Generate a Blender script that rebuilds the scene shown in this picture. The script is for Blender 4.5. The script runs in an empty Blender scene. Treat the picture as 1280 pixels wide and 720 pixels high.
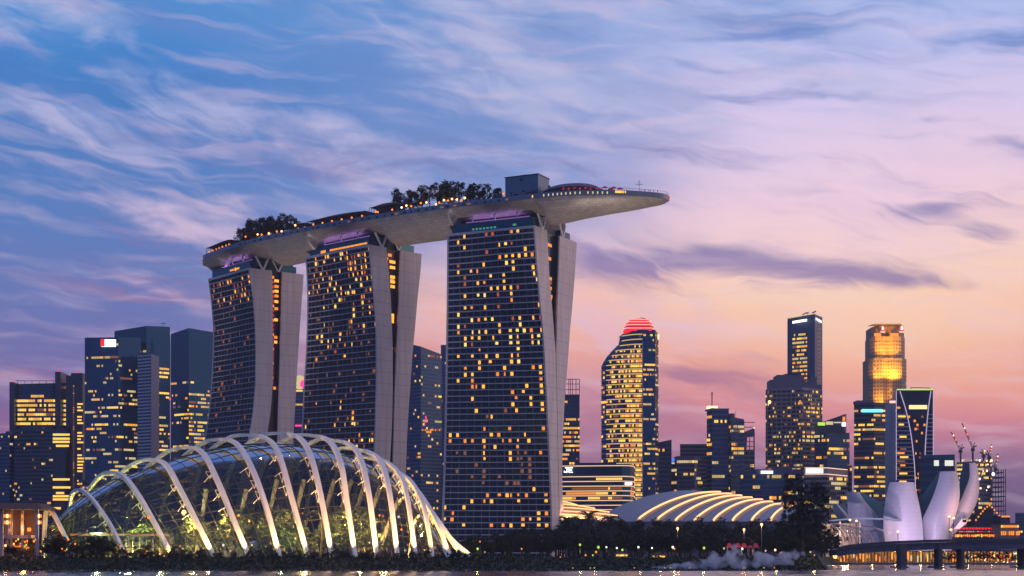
import bpy, bmesh, math, random
from mathutils import Vector, Matrix
S = bpy.context.scene
COL = S.collection
F = 2040.0      # focal length in photograph pixels
HZ = 695.0      # horizon row
CAMZ = 4.0
rad = math.radians

# ---------------------------------------------------------------- camera
cam = bpy.data.cameras.new('camera'); camo = bpy.data.objects.new('camera', cam); COL.objects.link(camo)
camo.location = (0, 0, CAMZ); camo.rotation_euler = (rad(90), 0, 0)
cam.sensor_width = 36; cam.lens = F/1280*36; cam.shift_y = (HZ-360)/1280
cam.clip_start = 1; cam.clip_end = 20000
S.camera = camo

# ---------------------------------------------------------------- exposure
S.view_settings.view_transform = 'Standard'; S.view_settings.look = 'None'
S.view_settings.exposure = 0.0; S.view_settings.gamma = 1; S.view_settings.use_curve_mapping = False
S.cycles.use_denoising = True
S.cycles.max_bounces = 6; S.cycles.diffuse_bounces = 2; S.cycles.glossy_bounces = 3
S.cycles.transparent_max_bounces = 24; S.cycles.transmission_bounces = 4; S.cycles.volume_bounces = 1
S.cycles.caustics_reflective = False; S.cycles.caustics_refractive = False
S.cycles.sample_clamp_indirect = 4.0

def lin(c):
    return tuple(((v/255)/12.92 if v/255 <= 0.04045 else ((v/255+0.055)/1.055)**2.4) for v in c)

# ---------------------------------------------------------------- world: dusk sky with wind-drawn cloud
world = bpy.data.worlds.new('World'); S.world = world; world.use_nodes = True
NT = world.node_tree; NT.nodes.clear()
class X:
    """a scalar socket with arithmetic"""
    def __init__(s, sock): s.s = sock
    def _m(s, op, *a, clamp=False):
        n = NT.nodes.new('ShaderNodeMath'); n.operation = op; n.use_clamp = clamp
        for i, v in enumerate((s,)+a):
            if isinstance(v, X): NT.links.new(v.s, n.inputs[i])
            else: n.inputs[i].default_value = v
        return X(n.outputs[0])
    def __add__(s, o): return s._m('ADD', o)
    def __radd__(s, o): return s._m('ADD', o)
    def __sub__(s, o): return s._m('SUBTRACT', o)
    def __rsub__(s, o): return (s*-1.0)+o
    def __mul__(s, o): return s._m('MULTIPLY', o)
    def __rmul__(s, o): return s._m('MULTIPLY', o)
    def clamp(s): return s._m('ADD', 0.0, clamp=True)
def smooth(x, a, b, lo=0.0, hi=1.0):
    n = NT.nodes.new('ShaderNodeMapRange'); n.interpolation_type = 'SMOOTHSTEP'
    NT.links.new(x.s, n.inputs[0])
    for i, v in enumerate((a, b, lo, hi)): n.inputs[i+1].default_value = v
    return X(n.outputs[0])
def comb(x, y, z=0.0):
    n = NT.nodes.new('ShaderNodeCombineXYZ')
    for i, v in enumerate((x, y, z)):
        if isinstance(v, X): NT.links.new(v.s, n.inputs[i])
        else: n.inputs[i].default_value = v
    return n.outputs[0]
def noise(vec, detail=6, rough=0.55, dist=0.0):
    n = NT.nodes.new('ShaderNodeTexNoise'); NT.links.new(vec, n.inputs['Vector'])
    n.inputs['Scale'].default_value = 1; n.inputs['Detail'].default_value = detail
    n.inputs['Roughness'].default_value = rough; n.inputs['Distortion'].default_value = dist
    return X(n.outputs[0])
def mixc(f, a, b):
    n = NT.nodes.new('ShaderNodeMix'); n.data_type = 'RGBA'; n.clamp_factor = True
    NT.links.new(f.s, n.inputs[0])
    for i, v in ((6, a), (7, b)):
        if isinstance(v, tuple): n.inputs[i].default_value = (*v, 1)
        else: NT.links.new(v, n.inputs[i])
    return n.outputs[2]
tc = NT.nodes.new('ShaderNodeTexCoord'); sx = NT.nodes.new('ShaderNodeSeparateXYZ')
NT.links.new(tc.outputs['Generated'], sx.inputs[0])
dx, dy, dz = (X(o) for o in sx.outputs)
AZ = dx._m('ARCTAN2', dy)*(180/math.pi)                  # degrees, 0 = north of the scene, + to the east
EL = dz._m('ARCSINE')*(180/math.pi)
def ae(px, row):
    return (math.degrees(math.atan2(px-640, F)), math.degrees(math.atan2(HZ-row, math.hypot(px-640, F))))
def ramp(col):
    """elevation ramp from (photo row, sRGB)"""
    n = NT.nodes.new('ShaderNodeValToRGB'); n.color_ramp.interpolation = 'B_SPLINE'
    pts = sorted([((ae(640, r)[1]+5)/35.0, lin(c)) for r, c in col])
    e = n.color_ramp.elements
    while len(e) < len(pts): e.new(0.5)
    for k, (p, c) in enumerate(pts): e[k].position = p; e[k].color = (*c, 1)
    NT.links.new(((EL+5.0)*(1/35.0)).s, n.inputs[0])
    return n.outputs[0]
# slow wobble so that the bands of colour are not ruled lines
wob = noise(comb(AZ*0.06, EL*0.12, 3.0), 3)
EL0 = EL; EL = EL + (wob-0.5)*5.0
cL = ramp([(-60,(90,142,208)),(30,(80,145,212)),(110,(62,124,198)),(200,(78,126,194)),(300,(92,126,190)),(400,(106,118,180)),(470,(120,108,166)),(530,(134,96,148)),(610,(104,82,130)),(695,(74,66,106))])
cM = ramp([(-60,(120,150,205)),(30,(118,152,212)),(110,(126,150,206)),(200,(124,150,208)),(270,(154,160,210)),(320,(210,182,204)),(358,(246,194,182)),(405,(252,188,166)),(450,(238,164,152)),(505,(202,138,156)),(560,(166,116,150)),(695,(100,76,116))])
cR = ramp([(-60,(150,175,228)),(30,(176,190,238)),(120,(204,198,238)),(210,(228,206,234)),(280,(246,208,222)),(345,(254,214,198)),(395,(254,207,176)),(440,(250,180,152)),(490,(230,148,146)),(535,(204,124,148)),(570,(148,108,146)),(620,(108,88,130)),(695,(90,76,118))])
EL = EL0
wobA = (noise(comb(AZ*0.08, EL*0.10, 9.0), 3)-0.5)*10.0
base = mixc(smooth(AZ+wobA, -13, 1.5), cL, cM)
base = mixc(smooth(AZ+wobA, 0, 10), base, cR)
# clouds: streaky fields, drawn out along a slope that falls to the east
def field(theta, s1, s2, seed, detail=8, rough=0.6, warp=0.9):
    c, s = math.cos(rad(theta)), math.sin(rad(theta))
    wn = noise(comb(AZ*0.13, EL*0.22, seed+5.0), 4)
    wm = noise(comb(AZ*0.10, EL*0.18, seed+8.0), 4)
    a = AZ*c + EL*(-s) + (wn-0.5)*6*warp
    e = AZ*s + EL*c + (wm-0.5)*5*warp
    return noise(comb(a*s1, e*s2, seed), detail, rough, 0.35)
def bump(px, row, rx, ry, ang, amt):
    a0, e0 = ae(px, row); k = 0.0281
    c, s = math.cos(rad(ang)), math.sin(rad(ang))
    u = (AZ-a0)*(c/(rx*k)) + (EL-e0)*(s/(rx*k))
    v = (AZ-a0)*(-s/(ry*k)) + (EL-e0)*(c/(ry*k))
    r2 = u*u+v*v
    n = NT.nodes.new('ShaderNodeMath'); n.operation = 'EXPONENT'; NT.links.new((r2*-1.0).s, n.inputs[0])
    return X(n.outputs[0])*amt
def total(f, lst):
    for b in lst: f = f + bump(*b)
    return f
f1 = field(14, 0.12, 0.48, 1.7, 7, 0.52)
f1b = field(12, 0.30, 1.3, 4.1, 7, 0.58)
bright = total(f1*0.62 + f1b*0.52, [
    (60, 145, 110, 24, -22, .07), (190, 215, 120, 26, -30, .08), (130, 247, 110, 12, -6, .20), (235, 288, 60, 14, -10, .18),
    (150, 180, 130, 16, -28, .03), (330, 135, 130, 32, -10, .10), (200, 362, 60, 11, -12, .16), (120, 15, 150, 30, 0, .14),
    (520, 60, 120, 40, 0, .10), (140, 330, 60, 8, -10, .08), (60, 300, 50, 6, 0, .10), (560, 190, 150, 20, -8, .10), (700, 110, 200, 40, -10, .07), (640, 250, 80, 10, 0, .06),
    (345, 50, 130, 46, 0, -.36), (40, 80, 60, 22, 10, -.10), (120, 120, 70, 12, -20, -.08), (40, 285, 60, 30, 0, -.16), (90, 400, 130, 60, 0, -.22), (290, 230, 30, 10, 0, -.05), (520, 150, 60, 14, -5, -.08)])
bf = smooth(bright, 0.51, 0.78, 0.0, 0.85)
lit = mixc(smooth(EL, 8, 17), lin((226,190,214)), lin((178,186,226)))
sky = mixc(bf*smooth(AZ, 4, 16, 1, .35)*smooth(EL, 4, 9), base, lit)
f2 = field(10, 0.11, 0.75, 11.3, 8, 0.58)
dark = total(f2, [
    (1010, 335, 190, 20, -6, .30), (860, 325, 90, 20, 4, .16), (1170, 258, 60, 13, 0, .26), (1238, 292, 40, 14, -14, .22), (1150, 352, 90, 9, -10, .12),
    (800, 250, 100, 14, -8, .14), (760, 330, 60, 14, 0, .12), (1150, 150, 50, 5, 0, .12), (930, 440, 110, 14, -4, .12), (860, 470, 60, 10, 0, .12), (760, 520, 70, 14, 0, .10),
    (900, 40, 200, 14, -4, .05), (1240, 65, 90, 20, 0, .10), (520, 290, 60, 18, 0, .10), (700, 200, 160, 14, -10, .10), (880, 195, 120, 14, -8, .08),
    (1100, 120, 200, 60, 0, -.10), (960, 400, 300, 34, 0, -.26), (1050, 230, 130, 26, 0, -.08), (1150, 520, 140, 16, 0, -.14)])
df = smooth(dark, 0.47, 0.76, 0.0, 0.85)
dk = mixc(smooth(EL, 5, 12), lin((176,118,150)), lin((124,122,178)))
dk = mixc(smooth(EL, 12, 17), dk, lin((100,134,200)))
sky = mixc(df*smooth(EL, 2, 5), sky, dk)
# fine wisps lying over everything
f3 = field(6, 0.22, 1.6, 21.0, 5, 0.5, 0.6)
sky = mixc(smooth(f3, 0.46, 0.72, 0, .26), sky, lin((236,206,226)))
sky = mixc(smooth(f3, 0.50, 0.27, 0, .18)*smooth(EL, 8, 12), sky, lin((96,124,188)))
# away from the sunset: deeper blue overhead and behind
up = smooth(EL, 22, 60)
sky = mixc(up, sky, lin((112,134,186)))
back = (smooth(AZ, 30, 120) + smooth(AZ, -20, -70)).clamp()
sky = mixc(back*1.0, sky, mixc(smooth(AZ, 30, 90), lin((84,114,180)), lin((232,205,222))))
sky = mixc((smooth(AZ, 120, 165) + smooth(AZ, -100, -150)).clamp(), sky, lin((88,118,186)))
bg = NT.nodes.new('ShaderNodeBackground'); NT.links.new(sky, bg.inputs[0]); bg.inputs[1].default_value = 1.0
nis = NT.nodes.new('ShaderNodeTexSky'); nis.sky_type = 'NISHITA'; nis.sun_disc = False
nis.sun_elevation = rad(1.0); nis.sun_rotation = rad(60)
bg2 = NT.nodes.new('ShaderNodeBackground'); NT.links.new(nis.outputs[0], bg2.inputs[0]); bg2.inputs[1].default_value = 0.01
addn = NT.nodes.new('ShaderNodeAddShader'); NT.links.new(bg.outputs[0], addn.inputs[0]); NT.links.new(bg2.outputs[0], addn.inputs[1])
wo = NT.nodes.new('ShaderNodeOutputWorld'); NT.links.new(addn.outputs[0], wo.inputs[0])
world.cycles.sampling_method = 'MANUAL'; world.cycles.sample_map_resolution = 512

# after-glow: one very weak, very wide, pink sun low on the right
sl = bpy.data.lights.new('sun', 'SUN'); sl.energy = 0.55; sl.angle = rad(40); sl.color = (1.0, 0.72, 0.62)
so = bpy.data.objects.new('sun', sl); COL.objects.link(so)
so.rotation_euler = Vector((-math.sin(rad(75)), -math.cos(rad(75))*0.6, -0.22)).to_track_quat('-Z', 'Y').to_euler()

# ================================================================ materials
def mat(name, col, rough=0.6, metal=0.0, emit=None, es=1.0, var=0.0, vscale=0.2, bump_=0.0, spec=0.5):
    m = bpy.data.materials.new(name); m.use_nodes = True; n = m.node_tree.nodes; l = m.node_tree.links
    b = n['Principled BSDF']; b.inputs['Base Color'].default_value = (*col, 1); b.inputs['Roughness'].default_value = rough
    b.inputs['Metallic'].default_value = metal; b.inputs['Specular IOR Level'].default_value = spec
    if emit:
        b.inputs['Emission Color'].default_value = (*emit, 1); b.inputs['Emission Strength'].default_value = es
    if var or bump_:
        t = n.new('ShaderNodeTexCoord'); z = n.new('ShaderNodeTexNoise'); z.inputs['Scale'].default_value = vscale; z.inputs['Detail'].default_value = 6
        l.new(t.outputs['Object'], z.inputs['Vector'])
        if var:
            r = n.new('ShaderNodeMix'); r.data_type = 'RGBA'
            r.inputs[6].default_value = (*[c*(1-var) for c in col], 1); r.inputs[7].default_value = (*[min(1, c*(1+var)) for c in col], 1)
            l.new(z.outputs[0], r.inputs[0]); l.new(r.outputs[2], b.inputs['Base Color'])
        if bump_:
            bm_ = n.new('ShaderNodeBump'); bm_.inputs['Strength'].default_value = bump_; l.new(z.outputs[0], bm_.inputs['Height']); l.new(bm_.outputs[0], b.inputs['Normal'])
    return m
def glow(name, srgb, k=1.0):
    """a light source of the colour it shows; emission only"""
    m = bpy.data.materials.new(name); m.use_nodes = True
    b = m.node_tree.nodes['Principled BSDF']; c = lin(srgb)
    b.inputs['Base Color'].default_value = (0.02, 0.02, 0.02, 1); b.inputs['Emission Color'].default_value = (*c, 1); b.inputs['Emission Strength'].default_value = k
    return m
M = {}
def tint(name, c): M[name].node_tree.nodes['Principled BSDF'].inputs['Specular Tint'].default_value = (*c, 1)
M['concrete'] = mat('pale_cladding', (.64,.57,.57), .55, var=.06, vscale=.12)
M['slab'] = mat('slab_edge', (.50,.47,.50), .5)
M['glass_teal'] = mat('teal_glass', (.012,.05,.07), .12, spec=.9)
M['glass_blue'] = mat('blue_glass', (.010,.055,.115), .12, var=.3, vscale=.02, spec=.7)
M['glass_dark'] = mat('dark_glass', (.010,.014,.026), .12, var=.35, vscale=.03, spec=.6)
M['glass_brown'] = mat('brown_glass', (.060,.034,.032), .16, var=.3, vscale=.03, spec=.4)
M['glass_hotel'] = mat('hotel_glass', (.014,.030,.042), .14, var=.4, vscale=.05, spec=.5)
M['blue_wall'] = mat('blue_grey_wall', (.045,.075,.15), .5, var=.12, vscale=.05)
M['dark_wall'] = mat('dark_cladding', (.022,.036,.075), .4, var=.15, vscale=.05)
M['stone_wall'] = mat('stone_cladding', (.20,.17,.18), .7, var=.1, vscale=.06)
M['mauve_wall'] = mat('mauve_concrete', (.12,.115,.17), .7, var=.1, vscale=.05)
M['pale_wall'] = mat('pale_wall', (.42,.38,.44), .6, var=.05)
M['white'] = mat('white_painted_steel', (.78,.76,.74), .38)
M['steel'] = mat('grey_steel', (.22,.22,.24), .4, .6)
M['black'] = mat('black_steel', (.015,.015,.018), .5)
M['warm'] = glow('warm_window', (255,200,84), 1.4)
M['amber'] = glow('amber_window', (255,152,52), 1.15)
M['tealight'] = glow('teal_room_light', (90,190,180), .5)
M['gold'] = glow('gold_window', (255,186,72), 1.0)
M['cream'] = glow('cream_window', (232,198,120), .75)
M['roombright'] = glow('bright_hotel_room', (255,205,100), 1.5)
M['roomdeep'] = glow('deep_orange_hotel_room', (190,88,34), .9)
M['dim'] = glow('dim_window', (150,90,52), .8)
M['pale'] = glow('pale_window', (228,206,150), .95)
M['whitelight'] = glow('white_light', (255,250,240), 2.2)
M['ribbon'] = glow('ribbon_light', (255,205,160), 1.1)
M['ledwarm'] = glow('warm_led', (255,188,120), 2.0)
M['room'] = glow('warm_hotel_room', (255,172,60), 1.6)
M['roomamber'] = glow('amber_hotel_room', (245,140,46), 1.2)
M['fascia'] = mat('fascia_glass', (.13,.17,.23), .3, var=.3, vscale=.15)
M['lifthouse'] = mat('blue_panel', (.075,.15,.22), .3, var=.05)
M['red'] = glow('red_light', (250,30,30), 1.5)
M['pink'] = glow('pink_light', (255,60,140), 1.6)
M['purple'] = glow('purple_light', (150,95,190), .7)
M['cyan'] = glow('cyan_light', (120,225,255), 1.6)
M['bluelight'] = glow('blue_light', (70,110,255), 1.6)
M['greenlight'] = glow('green_light', (190,230,80), 1.2)
M['orange'] = glow('orange_light', (255,130,40), 1.8)
M['ribbonwarm'] = glow('floor_edge_glow', (255,205,100), .85)
M['ribbonpink'] = glow('pinkish_band_light', (255,205,190), 1.3)
M['reddeep'] = glow('deep_red_light', (200,20,20), 1.0)
M['crownwhite'] = glow('crown_rim_light', (255,205,195), .95)
M['roofglow'] = glow('roof_flood', (255,215,165), 2.0)
M['redmast'] = mat('red_mast', (.3,.08,.06), .6)
M['outline'] = glow('outline_light', (215,195,235), .8)
M['signamber'] = glow('amber_sign', (255,215,150), 1.5)
M['squarewhite'] = glow('lit_opening', (240,240,225), 1.0)
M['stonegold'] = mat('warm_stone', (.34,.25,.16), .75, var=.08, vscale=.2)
M['lampglow'] = glow('street_lamp_glow', (255,180,110), 4.0)
M['water'] = None
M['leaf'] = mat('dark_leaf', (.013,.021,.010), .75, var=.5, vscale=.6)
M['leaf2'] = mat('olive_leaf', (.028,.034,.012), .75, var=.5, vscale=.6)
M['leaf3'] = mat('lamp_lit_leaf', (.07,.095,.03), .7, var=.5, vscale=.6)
M['clothing'] = mat('dark_clothing', (.05,.05,.07), .9)
M['skin'] = mat('skin', (.35,.22,.16), .6)
M['bark'] = mat('bark', (.05,.04,.03), .9, var=.3)
M['grass'] = mat('grass', (.016,.024,.008), .9, var=.6, vscale=.5)
M['paving'] = mat('paving', (.12,.11,.10), .8, var=.2)
M['asphalt'] = mat('bridge_concrete', (.10,.095,.11), .7, var=.2, vscale=.1)
M['rock'] = mat('rock', (.16,.16,.18), .85, var=.4, vscale=.4, bump_=.4)
M['redcloth'] = mat('red_canvas', (.55,.05,.07), .8)
M['roofbrown'] = mat('brown_roof', (.10,.05,.042), .8)
M['petal'] = mat('petal_cladding', (.62,.60,.62), .42, var=.03)
M['petalin'] = mat('petal_inner', (.014,.10,.15), .6, spec=.08)
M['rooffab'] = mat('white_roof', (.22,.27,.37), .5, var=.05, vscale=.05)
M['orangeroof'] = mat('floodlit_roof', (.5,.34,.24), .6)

tint('glass_teal', (.25,.7,.85)); tint('glass_blue', (.22,.55,.95)); tint('glass_dark', (.40,.55,.85)); tint('glass_brown', (.46,.28,.28)); tint('glass_hotel', (.32,.50,.66))
# hull of the roof park: small overlapping panels
def hull_mat():
    m = mat('hull_panels', (.36,.33,.33), .45, .15); n = m.node_tree.nodes; l = m.node_tree.links; b = n['Principled BSDF']
    a = n.new('ShaderNodeAttribute'); a.attribute_name = 'hull_uv'
    k = n.new('ShaderNodeTexBrick'); k.inputs['Scale'].default_value = 1; k.inputs['Brick Width'].default_value = 3.4; k.inputs['Row Height'].default_value = 1.9
    k.inputs['Mortar Size'].default_value = .09; k.inputs['Mortar Smooth'].default_value = .4; k.inputs['Color1'].default_value = (.33,.30,.305,1); k.inputs['Color2'].default_value = (.43,.39,.39,1); k.inputs['Mortar'].default_value = (.17,.15,.16,1)
    l.new(a.outputs['Vector'], k.inputs['Vector']); l.new(k.outputs[0], b.inputs['Base Color']); return m
M['hull'] = hull_mat()
def weather(name, joint=3.6, depth=.14, stain=.16, jw=.06):
    """panel joints every few metres and rain streaks running down"""
    m = M[name]; n = m.node_tree.nodes; l = m.node_tree.links; b = n['Principled BSDF']; src = b.inputs['Base Color'].links[0].from_socket
    t = n.new('ShaderNodeTexCoord'); s = n.new('ShaderNodeSeparateXYZ'); l.new(t.outputs['Object'], s.inputs[0])
    f = n.new('ShaderNodeMath'); f.operation = 'MULTIPLY'; f.inputs[1].default_value = 1/joint; l.new(s.outputs[2], f.inputs[0])
    g = n.new('ShaderNodeMath'); g.operation = 'FRACT'; l.new(f.outputs[0], g.inputs[0]); h = n.new('ShaderNodeMath'); h.operation = 'LESS_THAN'; h.inputs[1].default_value = jw; l.new(g.outputs[0], h.inputs[0])
    mp = n.new('ShaderNodeMapping'); mp.inputs['Scale'].default_value = (.5,.5,.03); l.new(t.outputs['Object'], mp.inputs[0]); z = n.new('ShaderNodeTexNoise'); z.inputs['Scale'].default_value = 1; z.inputs['Detail'].default_value = 5; l.new(mp.outputs[0], z.inputs['Vector'])
    r = n.new('ShaderNodeMapRange'); r.inputs[1].default_value = .35; r.inputs[2].default_value = .7; r.inputs[3].default_value = 1-stain; r.inputs[4].default_value = 1; l.new(z.outputs[0], r.inputs[0])
    d = n.new('ShaderNodeMath'); d.operation = 'MULTIPLY_ADD'; d.inputs[1].default_value = -depth; d.inputs[2].default_value = 1; l.new(h.outputs[0], d.inputs[0])
    e = n.new('ShaderNodeMath'); e.operation = 'MULTIPLY'; l.new(r.outputs[0], e.inputs[0]); l.new(d.outputs[0], e.inputs[1])
    x = n.new('ShaderNodeVectorMath'); x.operation = 'SCALE'; l.new(src, x.inputs[0]); l.new(e.outputs[0], x.inputs['Scale']); l.new(x.outputs[0], b.inputs['Base Color'])
weather('concrete', 6.8, .22, .22, .07); weather('petal', 2.4, .12, .06, .09); weather('pale_wall', 4, .12, .2)
def shell_glass():
    m = bpy.data.materials.new('conservatory_glass'); m.use_nodes = True; n = m.node_tree.nodes; l = m.node_tree.links
    n.remove(n['Principled BSDF']); o = n['Material Output']
    g = n.new('ShaderNodeBsdfGlossy'); g.inputs['Color'].default_value = (.85,.9,1,1); g.inputs['Roughness'].default_value = .08
    t = n.new('ShaderNodeBsdfTransparent'); t.inputs[0].default_value = (.36,.38,.31,1)
    f = n.new('ShaderNodeLayerWeight'); f.inputs[0].default_value = .22
    mr = n.new('ShaderNodeMapRange'); mr.inputs[3].default_value = .04; mr.inputs[4].default_value = .8; l.new(f.outputs['Fresnel'], mr.inputs[0])
    x = n.new('ShaderNodeMixShader'); l.new(mr.outputs[0], x.inputs[0]); l.new(t.outputs[0], x.inputs[1]); l.new(g.outputs[0], x.inputs[2]); l.new(x.outputs[0], o.inputs[0])
    return m
M['shell'] = shell_glass()
def water_mat():
    m = mat('bay_water', (.02,.03,.04), .16, spec=.8); n = m.node_tree.nodes; l = m.node_tree.links; b = n['Principled BSDF']
    t = n.new('ShaderNodeTexCoord'); mp = n.new('ShaderNodeMapping'); mp.inputs['Scale'].default_value = (.35, .9, 1); l.new(t.outputs['Object'], mp.inputs[0])
    z = n.new('ShaderNodeTexNoise'); z.inputs['Scale'].default_value = .5; z.inputs['Detail'].default_value = 5; l.new(mp.outputs[0], z.inputs['Vector'])
    u = n.new('ShaderNodeBump'); u.inputs['Strength'].default_value = .3; u.inputs['Distance'].default_value = .05; l.new(z.outputs[0], u.inputs['Height']); l.new(u.outputs[0], b.inputs['Normal'])
    return m
M['water'] = water_mat()

# ================================================================ geometry helpers
def P(px, row, Y): return Vector(((px-640)/F*Y, Y, CAMZ+(HZ-row)/F*Y))
def Zr(row, Y): return CAMZ+(HZ-row)/F*Y
def Xp(px, Y): return (px-640)/F*Y
def root_of(o):
    while o.parent: o = o.parent
    return o
class MB:
    def __init__(s): s.v = []; s.f = []; s.m = []
    def add(s, vs, fs, mi=0):
        b = len(s.v); s.v += [Vector(p) for p in vs]
        for f in fs: s.f.append([i+b for i in f]); s.m.append(mi)
        return s
    def quad(s, a, b, c, d, mi=0): return s.add([a, b, c, d], [(0,1,2,3)], mi)
    def box(s, x0, x1, y0, y1, z0, z1, mi=0):
        return s.prism([(x0,y0),(x1,y0),(x1,y1),(x0,y1)], z0, z1, mi)
    def prism(s, poly, z0, z1, mi=0):
        n = len(poly); z1l = z1 if isinstance(z1, (list, tuple)) else [z1]*n
        vs = [(p[0], p[1], z0) for p in poly] + [(p[0], p[1], z1l[i]) for i, p in enumerate(poly)]
        fs = [(i, (i+1) % n, n+(i+1) % n, n+i) for i in range(n)] + [tuple(range(n-1, -1, -1)), tuple(range(n, 2*n))]
        return s.add(vs, fs, mi)
    def obox(s, c, ax, hx, hy, z0, z1, mi=0):
        """box about c=(x,y) with its first axis along unit ax"""
        ay = (-ax[1], ax[0]); p = [(c[0]+ax[0]*a*hx+ay[0]*b*hy, c[1]+ax[1]*a*hx+ay[1]*b*hy) for a, b in ((-1,-1),(1,-1),(1,1),(-1,1))]
        return s.prism(p, z0, z1, mi)
    def bar(s, a, b, w, h=None, mi=0, up=Vector((0,0,1))):
        a, b = Vector(a), Vector(b); h = h or w; d = (b-a)
        if d.length < 1e-6: return s
        d.normalize(); x = d.cross(up)
        if x.length < 1e-3: x = d.cross(Vector((0,1,0)))
        x.normalize(); y = x.cross(d)
        q = [(-1,-1),(1,-1),(1,1),(-1,1)]
        vs = [a+x*(i*w/2)+y*(j*h/2) for i, j in q]+[b+x*(i*w/2)+y*(j*h/2) for i, j in q]
        return s.add(vs, [(0,1,5,4),(1,2,6,5),(2,3,7,6),(3,0,4,7),(3,2,1,0),(4,5,6,7)], mi)
    def tube(s, pts, radii, n=8, mi=0):
        pts = [Vector(p) for p in pts]; rings = []; b = len(s.v)
        for i, p in enumerate(pts):
            t = (pts[min(i+1, len(pts)-1)]-pts[max(i-1, 0)]).normalized()
            x = t.cross(Vector((0.13,0.99,0.05))).normalized(); y = t.cross(x)
            r = radii[i] if isinstance(radii, (list, tuple)) else radii
            s.v += [p+x*(math.cos(k*2*math.pi/n)*r)+y*(math.sin(k*2*math.pi/n)*r) for k in range(n)]
        for i in range(len(pts)-1):
            for k in range(n):
                s.f.append([b+i*n+k, b+i*n+(k+1) % n, b+(i+1)*n+(k+1) % n, b+(i+1)*n+k]); s.m.append(mi)
        s.f.append([b+k for k in range(n)][::-1]); s.m.append(mi); s.f.append([b+(len(pts)-1)*n+k for k in range(n)]); s.m.append(mi)
        return s
    def grid(s, rows, mi=0):
        n = len(rows[0]); b = len(s.v)
        for r in rows: s.v += [Vector(p) for p in r]
        for i in range(len(rows)-1):
            for k in range(n-1):
                s.f.append([b+i*n+k, b+i*n+k+1, b+(i+1)*n+k+1, b+(i+1)*n+k]); s.m.append(mi)
        return s
    def build(s, name, mats, parent=None, smooth_=False):
        if not s.v: return None
        if isinstance(mats, str): mats = [mats]
        if parent is not None: org = root_of(parent).location.copy()
        else:
            xs = [p.x for p in s.v]; ys = [p.y for p in s.v]; org = Vector(((min(xs)+max(xs))/2, (min(ys)+max(ys))/2, min(p.z for p in s.v)))
        me = bpy.data.meshes.new(name); me.from_pydata([tuple(p-org) for p in s.v], [], s.f)
        for m in mats: me.materials.append(M[m])
        if len(mats) > 1: me.polygons.foreach_set('material_index', s.m)
        if smooth_: me.polygons.foreach_set('use_smooth', [True]*len(s.f))
        me.update()
        o = bpy.data.objects.new(name, me); COL.objects.link(o)
        if parent is not None: o.parent = parent
        else: o.location = org
        return o
def tag(o, label=None, cat=None, group=None, kind=None):
    if label: o['label'] = label
    if cat: o['category'] = cat
    if group: o['group'] = group
    if kind: o['kind'] = kind
    return o
def thing(name, label, cat, loc, group=None):
    o = bpy.data.objects.new(name, None); COL.objects.link(o); o.location = loc; o.empty_display_size = 1
    return tag(o, label, cat, group)
def copy_tree(o, loc=None, rz=0, sc=None, label=None, parent=None):
    c = o.copy(); COL.objects.link(c)
    if parent is not None: c.parent = parent
    for ch in o.children: copy_tree(ch, parent=c)
    if loc is not None: c.location = loc
    if parent is None:
        c.rotation_euler = (0, 0, rz)
        if sc: c.scale = sc if isinstance(sc, (tuple, list)) else (sc, sc, sc)
    if label: c['label'] = label
    return c
def interp(tab, z):
    """tab: sorted [(z, value)]"""
    if z <= tab[0][0]: return tab[0][1]
    for (a, va), (b, vb) in zip(tab, tab[1:]):
        if z <= b: return va+(vb-va)*(z-a)/(b-a)
    return tab[-1][1]
def spline(pts, n):
    """Catmull-Rom through pts, n samples per span"""
    out = []; q = [pts[0]*2-pts[1]]+pts+[pts[-1]*2-pts[-2]]
    for i in range(1, len(q)-2):
        for k in range(n):
            t = k/n; a, b, c, d = q[i-1], q[i], q[i+1], q[i+2]
            out.append(0.5*((2*b)+(c-a)*t+(2*a-5*b+4*c-d)*t*t+(3*b-a-3*c+d)*t**3))
    out.append(pts[-1]); return out
random.seed(7)
GZ = 3.9
# ================================================================ ground and water
w = MB(); wr = random.Random(4)
waves = [(wr.uniform(.5,3.2), wr.uniform(-.9,.9), wr.uniform(0,6.28)) for _ in range(26)]
def wz(x, y):
    s = 0
    for k, a, ph in waves: s += .16/k*math.sin(k*(x*math.sin(a)*.8+y*math.cos(a))+ph)
    return s*.15
NX, NY = 330, 300; xs = [-150+330*i/NX for i in range(NX+1)]; ys = [300+150*j/NY for j in range(NY+1)]
w.grid([[(x, y, wz(x,y)) for x in xs] for y in ys])
w.quad((-3000,-200,0),(3000,-200,0),(3000,300,0),(-3000,300,0)); w.quad((-3000,300,0),(-150,300,0),(-150,450,0),(-3000,450,0)); w.quad((180,300,0),(3000,300,0),(3000,450,0),(180,450,0)); w.quad((-3000,450,0),(3000,450,0),(3000,2300,0),(-3000,2300,0))
tag(w.build('water', 'water', None, True), kind='structure')
shore = [(-2500,430),(-160,430),(-60,431),(0,433),(60,437),(80,442),(88,456),(100,520),(115,600),(135,700),(146,742),(165,792),(420,800),(2500,800)]
g = MB()
for (x0,y0),(x1,y1) in zip(shore, shore[1:]):
    g.quad((x0,y0,-.8),(x1,y1,-.8),(x1,y1+16,GZ-.3),(x0,y0+16,GZ-.3))
    g.quad((x0,y0+16,GZ-.3),(x1,y1+16,GZ-.3),(x1,2400,GZ-.3),(x0,2400,GZ-.3))
tag(g.build('ground', 'grass'), kind='structure')
g = MB()
for (x0,y0),(x1,y1) in zip(shore[:6], shore[1:6]):
    g.quad((x0,y0+17.5,GZ-.25),(x1,y1+17.5,GZ-.25),(x1,y1+21,GZ-.25),(x0,y0+21,GZ-.25))
tag(g.build('promenade', 'paving'), kind='structure')
g = MB()   # rubble edge at the waterline
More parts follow.
